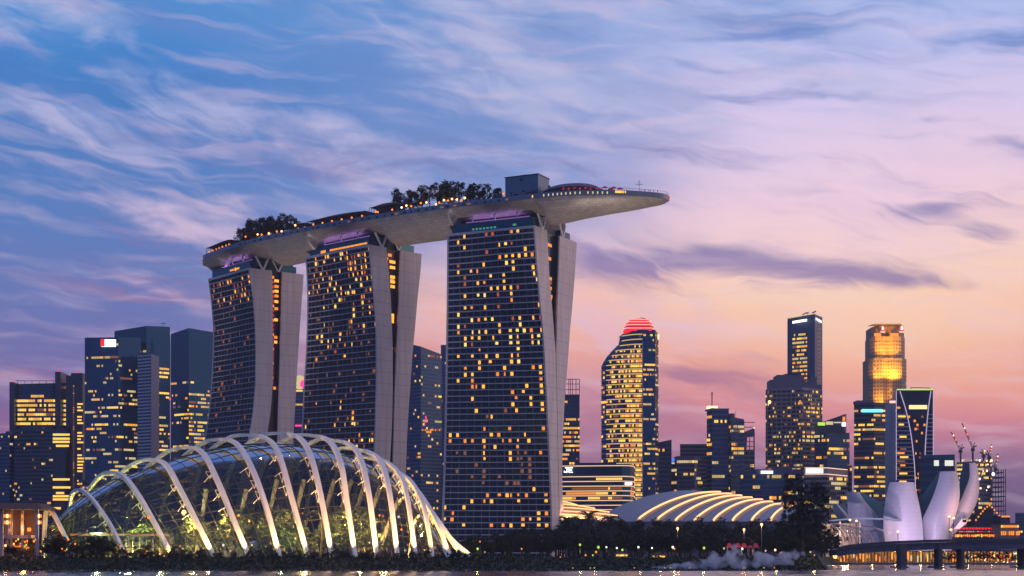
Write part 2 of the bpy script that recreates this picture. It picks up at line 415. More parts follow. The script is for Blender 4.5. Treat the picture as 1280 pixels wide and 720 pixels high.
for (x0,y0),(x1,y1) in zip(shore[1:9], shore[2:9]):
    n = int(math.hypot(x1-x0, y1-y0)/1.1)
    for i in range(n):
        t = i/n; c = Vector((x0+(x1-x0)*t, y0+(y1-y0)*t, .1)); r = random.uniform(.35,.8)
        vs = [c+Vector((random.uniform(-1,1)*r, random.uniform(-.6,1)*r, random.uniform(-.6,.7)*r)) for _ in range(6)]
        g.add(vs, [(0,1,2),(0,2,3),(3,4,5),(1,4,2),(0,3,5),(1,5,4)])
tag(g.build('shore_rubble', 'rock'), kind='stuff', label='broken rock along the edge of the bank')
# grass tufts on the bank
g = MB()
for i in range(9000):
    x = random.uniform(-150, 96); y = interp([(a,b) for a,b in shore], x)+random.uniform(1.5,17); z = -.8+(GZ+.5)*(y-interp(shore, x))/16
    h = random.uniform(.2,.6); a = random.uniform(0, math.pi); dxx, dyy = math.cos(a)*.35, math.sin(a)*.2
    g.add([(x-dxx,y-dyy,z),(x+dxx,y+dyy,z),(x+dxx*.3,y,z+h)], [(0,1,2)])
tag(g.build('bank_grass', 'grass'), kind='stuff', label='rough dark grass on the sloping bank')

# ================================================================ the three towers
ZT = 186.4
WINS3 = [(258,120),(348,110),(375,106),(458,97),(486,95),(240,150),(268,150),(402,160),(430,158),(457,156),(514,152),(348,168),(402,190),(430,188),(458,188),(484,182),(514,180),(540,178),
 (347,225),(428,216),(456,213),(240,235),(540,232),(456,238),(240,260),(292,256),(318,253),(372,270),(428,265),(540,256),(264,283),(264,304),(318,299),(346,295),(428,288),(560,296),(428,310),
 (264,349),(318,345),(372,338),(400,334),(428,334),(456,330),(484,328),(318,366),(346,364),(400,358),(456,354),(456,378),(400,405),(346,410),(292,413),(264,417),(238,440),(567,392),(567,438),(540,440),(456,445),(484,445),
 (292,459),(318,459),(346,454),(372,453),(238,485),(400,472),(400,495),(264,482),(484,466),(456,492),(484,490),(512,488),(540,487),(572,485),(238,509),(292,505),(318,502),(346,498),(456,516),(484,514),
 (264,530),(292,526),(318,524),(372,521),(264,550),(292,550),(400,542),(400,565),(456,538),(484,536),(540,532),(572,530),(456,562),(484,560),(540,556),(572,552),(318,571),(238,598),(292,618),(346,613),(400,610),(456,606),(484,583),(484,606),(456,630),(484,630),
 (318,640),(318,644),(372,635),(540,650),(576,648),(576,670),(264,666),(264,690),(292,686),(428,656),(400,680),(428,678),(456,676),(576,692),(238,712),(292,710),(512,716)]
WINS3 = [(500+a/3.273, 260+b/3.273) for a, b in WINS3]
WINS3 += [(500+a/3.273, 460+b/3.273) for a, b in [(262,14),(262,34),(290,32),(290,55),(237,57),(290,76),(316,76),(344,73),(290,123),(316,168),(366,186),(400,24),(428,5),(428,25),(454,20),(576,15),(576,38),(576,62),(576,85),(576,108),(510,64),(510,87),(454,90),(480,114),(454,137),(536,110),(536,157),(480,182),(578,157),(578,180),(578,250),
 (206,264),(234,262),(234,285),(206,308),(258,286),(288,305),(341,258),(341,300),(341,325),(341,348),(341,370),(366,280),(395,278),(395,323),(451,252),(451,300),(420,300),(451,345),(451,366),(476,300),(504,274),(530,298),(476,322),(578,345),
 (350,510),(404,510),(460,510),(488,508),(516,508),(545,507),(293,537),(348,535),(378,535),(432,532),(487,555),(603,527),(603,552),(187,562),(265,581),(210,605),(182,628),(210,628),(262,650),(371,650),(426,650),(452,650),(508,650),(508,627),(538,625),(566,602),(566,625),(603,600),(603,648),(564,648)]]
# dim rooms low down on the third tower
DIM3 = [(500+a/3.273, 460+b/3.273) for a, b in [(480,345),(480,366),(504,345),(504,366),(504,390),(504,412),(526,366),(526,390),(526,412),(526,436),(347,415),(347,436),(400,440),(292,440),(238,418),(236,350),(430,462),(460,462),(484,462),(347,462),(316,390),(265,348),(425,185),(355,186)]]

def tower(px_r, row_r, px_l, row_l, tabR, tabL, bays, glass, lit, dim, label, atr, wl_dir_end, end_lab):
    YR = (ZT-CAMZ)*F/(HZ-row_r); YL = (ZT-CAMZ)*F/(HZ-row_l)
    R0 = Vector((Xp(px_r,YR), YR, 0)); L0 = Vector((Xp(px_l,YL), YL, 0)); W_ = (L0-R0).length; A = (L0-R0)/W_
    Wd = Vector((A.y, -A.x, 0)); Wd = Wd if Wd.y > 0 else -Wd
    def uz(px, row, O):
        k = (px-640)/F; u = (k*O.y-O.x)/(Wd.x-k*Wd.y); return Zr(row, O.y+Wd.y*u), u
    cols = []
    for j in range(4): cols.append(sorted(uz(r[j+1], r[0], R0) for r in tabR if r[j+1] is not None))
    el, er, wl, wr = cols
    lf = sorted(uz(p, r, L0) for r, p in tabL)
    def pt(s, u): return R0+A*(W_*s)+Wd*u
    def uf(s, z):
        a = interp(el, z); b = interp(lf, z); return a+(b-a)*s
    def fp(s, z, off=0.0):
        p = pt(s, uf(s, z)+off); return Vector((p.x, p.y, z))
    base = R0+A*W_/2+Wd*20; base.z = GZ-.2
    T = thing('hotel_tower', label, 'hotel tower', base, 'curving twin slab hotel towers under the roof park')
    zs = [GZ-.5+(ZT-GZ+.5)*i/40 for i in range(41)]
    def loft(ufn_front, ufn_back, s0, s1, front_mi):
        m = MB(); rings = []
        for z in zs:
            q = []
            for s, k in ((s0,0),(s1,0),(s1,1),(s0,1)):
                p = pt(s, (ufn_back if k else ufn_front)(s, z)); q.append(Vector((p.x,p.y,z)))
            rings.append(q)
        b = 0; m.v = [p for q in rings for p in q]
        for i in range(len(zs)-1):
            for k in range(4):
                m.f.append([i*4+k, i*4+(k+1) % 4, (i+1)*4+(k+1) % 4, (i+1)*4+k]); m.m.append(front_mi if k == 0 else 0)
        m.f.append([3,2,1,0]); m.m.append(0); n = (len(zs)-1)*4; m.f.append([n,n+1,n+2,n+3]); m.m.append(0)
        return m
    sh = lambda s, z: (interp(lf, z)-interp(el, z))*s
    e = .9/W_
    loft(lambda s,z: uf(s,z)+.7, lambda s,z: interp(er,z)+sh(s,z)-.05, e, 1-e, 1).build('east_slab', ['mauve_wall', glass], T)
    loft(lambda s,z: interp(wl,z)+.05, lambda s,z: interp(wr,z)-.05, e, 1-e, 1).build('west_slab', ['mauve_wall', glass], T)
    for s0, s1 in ((0, e), (1-e, 1)):
        tag(loft(lambda s,z: uf(s,z), lambda s,z: interp(er,z)+sh(s,z), s0, s1, 0).build('end_wall', 'concrete', T))
        tag(loft(lambda s,z: interp(wl,z), lambda s,z: interp(wr,z), s0, s1, 0).build('end_wall', 'concrete', T))
    # atrium between the two slabs, set back from the end walls
    a0 = 3.0/W_
    m = MB(); q = []
    for z in zs: q.append([pt(a0, interp(er,z)-.5)+Vector((0,0,z)), pt(a0, max(interp(wl,z), interp(er,z))+.5)+Vector((0,0,z))])
    m.grid(q); m.build('atrium_glazing', glass, T)
    nfl = 53; fh = (ZT-6.0)/nfl
    # floor slabs and fins of the garden front
    for k in range(nfl+1):
        z = ZT-k*fh; m = MB()
        a, b = fp(e, z), fp(1-e, z); a2, b2 = a+Wd*.65, b+Wd*.65; a1, b1 = a-Wd*.25, b-Wd*.25
        t = (.55 if glass == 'glass_hotel' else .45) if k else 1.3; u = Vector((0,0,t))
        m.add([a1-u,b1-u,b2-u,a2-u,a1,b1,b2,a2], [(0,1,5,4),(1,2,6,5),(3,0,4,7),(3,2,1,0),(4,5,6,7)])
        m.build('floor_slab', 'slab', T)
    for j in range(1, bays):
        s = j/bays; m = MB(); rr = []
        for z in zs:
            c = fp(s, z); w2 = .24 if j % 2 == 0 else .13; rr.append([c+A*w2+Wd*.62, c+A*w2, c-A*w2, c-A*w2+Wd*.62])
        m.grid(rr); m.build('fin', 'mauve_wall', T)
    # lit rooms
    cells = {}
    def locate(px, row):
        s, z = .5, 100.0
        for _ in range(12):
            u = uf(s, z)
            k = (px-640)/F; O = R0+Wd*u
            tt = (k*O.y-O.x)/(A.x-k*A.y); s = min(max(tt/W_, 0), .999); z = Zr(row, O.y+A.y*tt)
        return int(s*bays*2), int((ZT-z)/fh)
    for lst, mi in ((dim, 2), (lit, 0)):
        for q_ in lst:
            c = locate(*q_[:2]); cells[c] = mi if len(q_) < 3 else q_[2]
    items = sorted(cells.items(), key=lambda c: c[1] == 2)
    rest = MB(); n = 0
    for (c, k), mi in items:
        if mi == 0 and random.random() < .4: mi = 1
        va = random.random(); a_, b_ = ((.10,.90) if va < .72 else (.10,.6) if va < .84 else (.4,.9) if va < .95 else (.3,.7)); s0 = (c+a_)/(bays*2); s1 = (c+b_)/(bays*2); zt = ZT-k*fh-.75-(.55 if k == 0 else 0); zb = zt-fh*random.choice((.62,.62,.55,.45))
        if zb < 6: continue
        m = MB() if n < 100 else rest
        m.quad(fp(s1,zb,.62), fp(s0,zb,.62), fp(s0,zt,.62), fp(s1,zt,.62), 0 if n < 100 else mi)
        if n < 100: m.build('lit_window', (random.choice((['room','room','roombright'],['roomamber','room','roomdeep'],['dim','roomdeep','dim'])[mi])), T)
        n += 1
    if rest.v: tag(rest.build('lit_window', ['room','roomamber','dim'], T), kind='stuff')
    # lit rooms seen in the atrium slot
    for row, f0, f1, mi in atr:
        # height from the row at the slot
        zc = Zr(row, R0.y+Wd.y*15); ua, ub = interp(er,zc)+.4, interp(wl,zc)-.4
        if ub-ua < .8: continue
        u0 = ua+(ub-ua)*f0; u1 = ua+(ub-ua)*f1; m = MB(); o = A*(3.0-.12)
        p0, p1 = R0+o+Wd*u0, R0+o+Wd*u1
        m.quad(p0+Vector((0,0,zc-.9)), p1+Vector((0,0,zc-.9)), p1+Vector((0,0,zc+.9)), p0+Vector((0,0,zc+.9)))
        m.build('atrium_window', ['room','roomamber','dim','reddeep'][mi], T)
    # glass storey and dark neck below the roof park
    d0 = interp(wr, ZT)
    def ubox(s0, s1, u0, u1, z0, z1):
        return MB().prism([(pt(s,u).x, pt(s,u).y) for s, u in ((s0,u0),(s0,u1),(s1,u1),(s1,u0))], z0, z1)
    ubox(2/W_, 1-2.5/W_, 1.8, 17, ZT-.3, ZT+5.2).build('crown_glazing', 'glass_teal', T)
    ubox(2.6/W_, 1-2.5/W_, d0-17, d0-4, ZT-.3, ZT+4.6).build('crown_glazing', 'glass_teal', T)
    nk = ubox(5/W_, 1-6/W_, 6, d0-5, ZT+.2, ZT+12.5).build('neck', 'black', T)
    pb = MB(); p0, p1 = pt(6/W_, 5.8), pt(1-9/W_, 5.8); z_ = Vector((0,0,ZT+6.6))
    pb.bar(p0+z_, p1+z_, .3, .5); pb.build('purple_light_strip', 'purple', nk)
    lp = bpy.data.lights.new('purple_cove_light', 'AREA'); lp.shape = 'RECTANGLE'; lp.size = (p1-p0).length*.8; lp.size_y = 1.5; lp.energy = 650; lp.color = (.62,.33,.95)
    lo = bpy.data.objects.new('purple_cove_light', lp); COL.objects.link(lo); lo.location = (p0+p1)/2-Wd*2.2+Vector((0,0,ZT+5.6)); lo.rotation_euler = (rad(180), 0, math.atan2(A.y, A.x))
    for t_ in (.15,.5,.85):
        pass
        m = MB(); c = p0.lerp(p1, t_)+Vector((0,0,ZT+5)); m.bar(c-Wd*3, c-Wd*4+Vector((0,0,5)), .6, .6); m.build('strut', 'white', T)
    for (ua, ub) in ((10, 5.2), (10.6, 14.5)):
        m = MB(); a_ = pt(.2/W_, ua)+Vector((0,0,ZT-.1)); b_ = pt(.5/W_, ub)+Vector((0,0,ZT+8)); m.bar(a_, b_, 1.0, 1.0); m.build('strut', 'white', T)
    for (ua, ub) in ((d0-19, d0-23), (d0-18.5, d0-14.5)):
        m = MB(); a_ = pt(.2/W_, ua)+Vector((0,0,ZT-.1)); b_ = pt(.5/W_, ub)+Vector((0,0,ZT+7)); m.bar(a_, b_, .7, .7); m.build('strut', 'white', T)
    return dict(T=T, R0=R0, A=A, Wd=Wd, W=W_, pt=pt, fp=fp, d0=d0)

t3 = [(281.5,668.3,683.5,700,722.5),(321,671,685.5,699,720),(351,673.5,687,698,718),(382,676,690,697,715.5),(413,679,692.5,696.2,712.5),(443,681,694.6,695.2,710.5),(474,682.5,695.6,696,708),(490,683.5,695.8,696.2,706.5),(521,685,696.5,697,704.8),(552,686.5,697,697.4,703.4),(582,688,697.6,698,702.8),(613,689,698.2,698.6,703),(643,690,699,699.4,704.5),(690,690.5,699.5,699.9,706)]
l3 = [(292.6,559),(380,558.3),(460,557),(540,555.5),(600,553.8),(652,552),(690,551)]
t2 = [(305.4,461.3,482.7,501,528),(336,464.5,485.5,500,526),(372,468,488.5,499,522),(408,470.5,490,497.5,519),(444.5,471,491,495.5,515.5),(480.6,471,491,494,513),(517,470,490.5,493,510.5),(553,469,489,492,508.5),(600,466,486,490.5,507),(690,460,480,489,505)]
l2 = [(321.2,381.2),(340,383),(372,384),(408,383.5),(444,382),(480,379.5),(517,378),(553,376),(600,373),(690,366)]
t1 = [(334.6,311,340,353,380),(354,314,340.5,352.5,379),(372,316.5,341,352,377.5),(408,319,341,351,375),(444,320,341.6,350,372.5),(480,319.5,341,349,370.5),(517,316.5,338,347.5,368.5),(542,312,334,347,367),(600,301,324,346,366),(690,285,310,345,365)]
l1 = [(348.7,260),(372,263.2),(408,266.3),(444,266),(480,264),(517,260.5),(545,256.5),(600,248),(690,234)]
# second tower: dense rooms near the top, thinner below
lit2 = []
def f2(a, b): return (240+a/2.769, 300+b/2.769)
for a, b in [(425,65),(520,45),(510,45),(535,42),(430,82),(515,72),(420,132),(430,150),(435,157),(430,178),(512,182),(512,198),(512,214),(452,205),(452,240),(492,236),(554,230),(554,245),(554,262),(554,280),(554,298),(615,215),(615,230),(615,245),(590,222),(590,295),(575,298),(452,295),(512,325),(512,350),(554,355),(530,368),(530,395),(490,340),(470,345),(450,332),(432,335),(432,405),(448,360),(470,370),(490,382),(432,567),(512,560),(512,580),(552,592),(552,612),(492,632),(526,632),(556,628),(638,437),(615,180),(560,125),(575,125),(585,150),(545,165),(475,160),(500,150),(465,120),(545,120),(600,65),(590,52),(575,58),(610,35),(560,55),(540,88),(545,92),(585,95),(600,100),(632,290),(560,640),(575,680),(610,695),(390,640),(590,695),(625,698),(540,690),(570,710),(555,700)]:
    lit2.append(f2(a, b))
rr = random.Random(3)
for _ in range(46): lit2.append((rr.uniform(384,465), rr.uniform(318,372)))
dim2 = [(rr.uniform(384,470), rr.uniform(318,600)) for _ in range(90)]
lit1 = []
for k in range(5):
    for j in range(11):
        if rr.random() < .62: lit1.append((266+j*4.4+rr.uniform(-1,1), 357+k*7.0-j*1.0, 1))
for a, b in [(218,368),(218,470),(148,85),(225,215)]: lit1.append(f2(a, b))
dim1 = [(rr.uniform(263,312), rr.uniform(350,540)) for _ in range(60)]
atr1 = [(r, .15, .4, 3 if i % 3 else 1) for i, r in enumerate(range(345, 480, 6))]+[(r, .45, .95, i % 2) for i, r in enumerate([349,356,362,368,375,384,398,420,426,484])]
atr2 = [(r, .08, .3, [1,3,2][i % 3]) for i, r in enumerate(range(322, 450, 6))]+[(r, .4, .9, 0) for r in [325,332,344,350,356,392,396,400,434,436]]+[(347,.4,.8,1),(317,.3,.6,1)]
atr3 = [(302,.35,.75,1),(319,.35,.7,1),(344,.4,.8,1),(r3:=349,.35,.8,2),(356,.4,.8,1),(360,.2,.7,2),(366,.35,.9,1),(369,.3,.8,0),(376,.35,.7,1),(382,.2,.8,0),(386,.2,.9,0),(391,.3,.7,1),(398,.2,.7,1),(404,.3,.8,0),(352,.3,.6,2),(373,.1,.5,2)]
TW3 = tower(668.3,281.5,559,292.6,t3,l3,14,'glass_hotel',WINS3,DIM3,'nearest hotel tower with pale leaning end walls, blue glass front and scattered lit rooms',atr3,0,'')
TW2 = tower(461.3,305.4,381.2,321.2,t2,l2,15,'glass_brown',lit2,dim2,'middle hotel tower, dark glass front crowded with orange lit rooms near its top',atr2,0,'')
TW1 = tower(311,334.6,260,348.7,t1,l1,14,'glass_brown',lit1,dim1,'farthest hotel tower behind the glass dome, curved dark front with few lit rooms',atr1,0,'')

def crown_strip(t, s0, s1, z0, z1, matn, n=1, gap=.0, u=1.6, name='crown_light'):
    for i in range(n):
        a = s0+(s1-s0)*i/n; b = s0+(s1-s0)*(i+1-gap)/n; p, q = t['pt'](a, u), t['pt'](b, u); m = MB()
        m.quad(p+Vector((0,0,z0)), q+Vector((0,0,z0)), q+Vector((0,0,z1)), p+Vector((0,0,z1))); m.build(name, matn, t['T'])
crown_strip(TW2, .06, .64, ZT+.9, ZT+2.0, 'amber', 9, .06); crown_strip(TW2, .70, .78, ZT+.5, ZT+2.2, 'amber')
crown_strip(TW1, .28, .52, ZT+1.4, ZT+2.6, 'amber', 2, .1); crown_strip(TW3, .45, .74, ZT+1.0, ZT+2.0, 'tealight', 7, .35); crown_strip(TW3, .22, .26, ZT+1.2, ZT+2.4, 'tealight')
# ================================================================ the roof park (boat-shaped deck)
RZ = 202.0
rim_px = [(253.5,322),(255,319),(262,316),(290,305.5),(315,299),(365,287.5),(415,277.5),(465,269),(515,261),(569,253.5),(615,248),(658,243),(700,239),(732,237.4),(777,237.8),(806,239.5),(824,241.2),(833,243),(836.5,245.5)]
near = [P(px, row, (RZ-CAMZ)*F/(HZ-row)) for px, row in rim_px]
near = spline(near, 8)
# resample by arc length
L_ = [0.0]
for a, b in zip(near, near[1:]): L_.append(L_[-1]+(b-a).length)
TOT = L_[-1]
def near_at(d):
    d = min(max(d, 0), TOT)
    for i in range(len(L_)-1):
        if d <= L_[i+1]:
            t = (d-L_[i])/max(L_[i+1]-L_[i], 1e-6); return near[i].lerp(near[i+1], t)
    return near[-1]
def norm_at(d):
    a, b = near_at(max(d-12, 12)), near_at(min(d+12, TOT-25)); t = (b-a).normalized(); return Vector((-t.y, t.x, 0)) if -t.y*0+t.x > 0 else Vector((t.y, -t.x, 0))
def width_at(d):
    l = min(1, d/30); r = min(1, (TOT-d)/115)
    return 38*math.sqrt(max(0, 1-(1-l)**2))*math.sqrt(max(0, 1-(1-r)**2.2))+.15
def depth_at(d):
    l = min(1, d/55); r = min(1, (TOT-d)/120)
    return 12.8*(.62+.38*math.sin(l*math.pi/2))*(max(0, 1-(1-r)**1.9))**.8*min(1, (d+3)/9)
def deck(d, v, z):
    p = near_at(d)+norm_at(d)*(width_at(d)*v); return Vector((p.x, p.y, z))
def deck_px(px, v=.1, z=RZ):
    lo, hi = 0, TOT
    for _ in range(40):
        m = (lo+hi)/2; p = deck(m, v, z)
        if 640+p.x/p.y*F < px: lo = m
        else: hi = m
    return lo
NOTCH = []
def depth_raw(d): return depth_base(d)
depth_base = depth_at
def depth_at(d):
    k = 1.0
    for a, b in NOTCH:
        k = min(k, max(0, 1-min(1, max(0, (d-a)/2.5))*min(1, max(0, (b-d)/2.5))*.55))
    return depth_base(d)*k
for a, b in ((276,333),(388,478),(563.5,678)): NOTCH.append((deck_px(a, .12, RZ-4), deck_px(b, .12, RZ-4)))
mid = deck(TOT/2, .5, RZ-14)
RP = thing('roof_park', 'long boat shaped roof park lying across the tops of the three hotel towers', 'roof park', mid)
NS = 110; ds = sorted([TOT*(1-math.cos(math.pi*i/NS))/2*.6+TOT*i/NS*.4 for i in range(NS+1)]+[x+k for a, b in NOTCH for x, sg in ((a,1),(b,-1)) for k in (0, sg*1.2, sg*2.6)])
rows = []
for d in ds:
    r = []
    for k in range(25):
        v = (1-math.cos(math.pi*k/24))/2
        r.append(deck(d, v, RZ-2.6-depth_at(d)*math.sin(math.pi*v)**.72))
    rows.append(r)
ho = MB().grid(rows).build('hull', 'hull', RP, True)
at = ho.data.attributes.new('hull_uv', 'FLOAT_VECTOR', 'POINT'); uvv = []
for d, r in zip(ds, rows):
    s_ = 0
    for k, p in enumerate(r):
        if k: s_ += (p-r[k-1]).length
        uvv += [d, s_, 0]
at.data.foreach_set('vector', uvv)
m = MB()
m.grid([[deck(d, v, RZ-1.2) for v in (0.004,.5,.996)] for d in ds]); m.build('deck_floor', 'paving', RP)
def fascia(v, s):
    m = MB(); rr_ = []
    for d in ds:
        n = norm_at(d)*(-.35 if v < .5 else .35); rr_.append([deck(d,v,RZ-2.62)-n*.2, deck(d,v,RZ-2.62)+n, deck(d,v,RZ)+n, deck(d,v,RZ)-n*.3, deck(d,v,RZ-1.2)-n*.3])
    return m.grid(rr_)
for v in (0, 1): fascia(v, 1).build('parapet', 'fascia', RP)
# added spot to brighten the underside from any deck position; not called
def hull_light(d, v, z, e, col, tgt):
    l = bpy.data.lights.new('hull_fill_light', 'SPOT'); l.energy = e; l.color = col; l.spot_size = rad(150); l.spot_blend = 1; l.shadow_soft_size = 1.5
    o = bpy.data.objects.new('hull_fill_light', l); COL.objects.link(o); p = deck(d, v, z); o.location = p
    o.rotation_euler = (deck(tgt[0], tgt[1], tgt[2])-p).to_track_quat('-Z','Y').to_euler()
# added fill spots, low before the towers, stand in for city glow
def hull_fill(dd, vv, e, size, col=(1,.80,.68), tz=RZ-7):
    l = bpy.data.lights.new('hull_fill_light', 'SPOT'); l.energy = e; l.color = col; l.spot_size = rad(size); l.spot_blend = 1; l.shadow_soft_size = 2
    o = bpy.data.objects.new('hull_fill_light', l); COL.objects.link(o); p = deck(dd, vv, 12); o.location = p
    o.rotation_euler = (deck(dd, .35, tz)-p).to_track_quat('-Z','Y').to_euler()
g_ = [(NOTCH[0][1]+NOTCH[1][0])/2, (NOTCH[1][1]+NOTCH[2][0])/2]
for q in g_: hull_fill(q, -1.0, 420000, 34)
hull_fill(16, -1.2, 220000, 24); hull_fill(NOTCH[2][1]+28, -1.0, 480000, 34, (1,.80,.62)); hull_fill(NOTCH[2][1]+66, -1.4, 300000, 26, (1,.80,.60))
# glass balustrade posts
m = MB()
for i in range(90):
    d = TOT*.60+TOT*.4*i/90; 
    if TOT-d < 1.5: continue
    m.bar(deck(d,.005,RZ-.1), deck(d,.005,RZ+1.3), .12)
for i in range(90):
    a, b = TOT*(.60+.4*i/90), TOT*(.60+.4*(i+1)/90); m.bar(deck(min(a,TOT-1),.005,RZ+1.3), deck(min(b,TOT-1),.005,RZ+1.3), .12)
m.build('railing', 'steel', RP)
# little lit windows along the fascia of the cantilever, and the lit bar at the end of it
for px in [666,680,686,691.5,697,702,707.5,713,719,725,735,741,747,753,759]:
    d = deck_px(px, 0); n = norm_at(d)*-.45; m = MB(); a, b = deck(d-.35,0,0)+n, deck(d+.35,0,0)+n
    m.quad(a+Vector((0,0,RZ-2.2)), b+Vector((0,0,RZ-2.2)), b+Vector((0,0,RZ-.9)), a+Vector((0,0,RZ-.9))); m.build('fascia_light', 'pale' if px > 670 else 'warm', RP)
m = MB()
for px in (769.5,771,772.5,774,775.5,777,779,781.5):
    d = deck_px(px, 0); n = norm_at(d)*-.4; a, b = deck(d-.3,0,0)+n, deck(d+.3,0,0)+n
    m.quad(a+Vector((0,0,RZ-1.6)), b+Vector((0,0,RZ-1.6)), b+Vector((0,0,RZ-.3)), a+Vector((0,0,RZ-.3)))
m.build('bar_window', 'warm', RP)
# ledge windows, small dark openings along the fascia on the left
rr = random.Random(5)
for px in range(300, 640, 9):
    d = deck_px(px+rr.uniform(-2,2), 0); n = norm_at(d)*-.4; w_ = rr.uniform(1.2,3); a, b = deck(d-w_/2,0,0)+n, deck(d+w_/2,0,0)+n
    m = MB(); m.quad(a+Vector((0,0,RZ-2.1)), b+Vector((0,0,RZ-2.1)), b+Vector((0,0,RZ-1.1)), a+Vector((0,0,RZ-1.1))); m.build('fascia_window', rr.choice(['glass_dark','glass_blue','dim','glass_dark','glass_teal']), RP)
for px in (254.6, 836):     # red marker lamps at the two tips
    p = near_at(0 if px < 300 else TOT); m = MB(); m.tube([p+Vector((0,-.4,-1.2)), p+Vector((0,-.4,-.2))], .5, 6); m.build('marker_lamp', 'red' if px > 300 else 'pink', RP)
# things standing on the roof park
def oriented(px, v): 
    d = deck_px(px, v, RZ+2); p = deck(d, v, RZ-1.2); n = norm_at(d); return d, p, Vector((n.y, -n.x, 0)), n
d, p, t, n = oriented(659, .42)
LT = thing('lift_house', 'big plain blue-grey box with a small tank, standing on the roof park', 'rooftop building', p)
m = MB(); m.obox((p.x,p.y), (t.x,t.y), 10.2, 7, p.z, Zr(223.5, p.y)); m.build('wall', 'lifthouse', LT)
zt = Zr(223.5, p.y)
m = MB(); m.obox((p.x,p.y), (t.x,t.y), 10.5, 7.3, zt+.01, zt+.5); m.build('roof', 'dark_wall', LT)
m = MB(); m.obox((p.x-1.5,p.y), (t.x,t.y), 2, 1.6, zt+.51, zt+1.9); m.build('tank', 'dark_wall', LT)
m = MB(); q = p-t*8.8; m.bar((q.x,q.y,zt+.5),(q.x,q.y,zt+2.6),.15); m.bar((q.x+1,q.y,zt+.5),(q.x+1,q.y,zt+2.4),.15); m.build('aerial', 'black', LT)
m = MB(); q = p-n*7.05; m.quad(*(q+t*a+Vector((0,0,b-p.z)) for a, b in ((-1,zt-2.6),(1,zt-2.6),(1,zt-1.3),(-1,zt-1.3)))); m.build('vent', 'black', LT)
# shallow domed restaurant roof
d, p, t, n = oriented(715, .5)
m = MB(); R = []
for i in range(25):
    a = -1+2*i/24; h = math.sqrt(max(0, 1-a*a)); R.append([p+t*(a*17)+n*(b*7)+Vector((0,0,.2+9.0*h**.6*(1-.35*b*b))) for b in (-1,-.5,0,.5,1)])
m.grid(R); RD = m.build('domed_restaurant', 'mauve_wall'); tag(RD, 'low dark domed roof beside the red umbrellas on the roof park', 'rooftop building')
m = MB(); q = p-t*13; m.box(q.x-.6, q.x+.6, q.y-.6, q.y+.6, q.z, q.z+8.6); tag(m.build('rooftop_flue', 'dark_wall'), 'short square flue standing left of the low domed rooftop roof', 'flue')
# long low canopies over the pool terrace
def canopy(px0, px1, v, h, label, lights, matn='roofbrown'):
    d0_, d1_ = deck_px(px0, v, RZ+3), deck_px(px1, v, RZ+3); n_ = 12
    c = deck((d0_+d1_)/2, v, RZ-1.2); T = thing('terrace_canopy', label, 'canopy', c, 'low canopies along the roof park')
    m = MB(); R = []
    for i in range(n_+1):
        d = d0_+(d1_-d0_)*i/n_; e_ = math.sin(math.pi*i/n_)**.5 if 0 < i < n_ else 0
        R.append([deck(d, v-.10, RZ+h*.75+.2), deck(d, v-.02, RZ+h*.8+h*.3*e_), deck(d, v+.12, RZ+h*.8+h*.3*e_), deck(d, v+.2, RZ+h*.75)])
    m.grid(R); m.build('roof', matn, T)
    for i in range(n_+1):
        d = d0_+(d1_-d0_)*i/n_; m = MB(); m.bar(deck(d, v-.08, RZ-1.2), deck(d, v-.08, RZ+h*.75), .3); m.build('post', 'dark_wall', T)
    m = MB(); m.grid([[deck(d0_+(d1_-d0_)*i/n_, v+.06, z) for z in (RZ-1.2, RZ+h*.75)] for i in range(n_+1)]); m.build('back_wall', 'roofbrown', T)
    for i in range(lights):
        d = d0_+(d1_-d0_)*(i+.5)/lights; m = MB(); a = deck(d, v-.05, RZ+h*.35); m.box(a.x-.45,a.x+.45,a.y-.3,a.y+.3,a.z-.45,a.z+.45); m.build('lamp', 'orange', T)
canopy(389, 462, .16, 5.0, 'longest low brown canopy with a row of small orange lamps on the roof park', 6)
canopy(466, 502, .14, 6.4, 'raised brown canopy just left of the tallest rooftop trees', 2)
canopy(262, 292, .12, 5.4, 'red glowing canopy at the far left tip of the roof park', 7)
canopy(372, 388, .18, 4.4, 'short brown canopy beside the left clump of rooftop trees', 2)
# ================================================================ foliage
def crown_mb(rx, ry, rz, cz, n_cl, per, leaf, rnd, flat=.75, core=.2):
    m = MB(); cls = []
    for _ in range(n_cl):
        while True:
            a = Vector((rnd.uniform(-1,1), rnd.uniform(-1,1), rnd.uniform(-1,1)))
            if core < a.length < 1: break
        cls.append((Vector((a.x*rx, a.y*ry, cz+a.z*rz)), rnd.uniform(.16,.34)*(rx+rz)/2*1.15))
    for c, r in cls:
        for _ in range(per):
            v = Vector((rnd.gauss(0,1), rnd.gauss(0,1), rnd.gauss(0,1)*flat)).normalized()*r*rnd.random()**.4
            p = c+v; a = Vector((rnd.uniform(-1,1), rnd.uniform(-1,1), rnd.uniform(-.6,.6))).normalized(); b = a.cross(Vector((rnd.uniform(-1,1), rnd.uniform(-1,1), rnd.uniform(-1,1)))).normalized()
            s = leaf*rnd.uniform(.6,1.3); m.quad(p-a*s, p-b*s*.5, p+a*s, p+b*s*.5)
    return m, cls
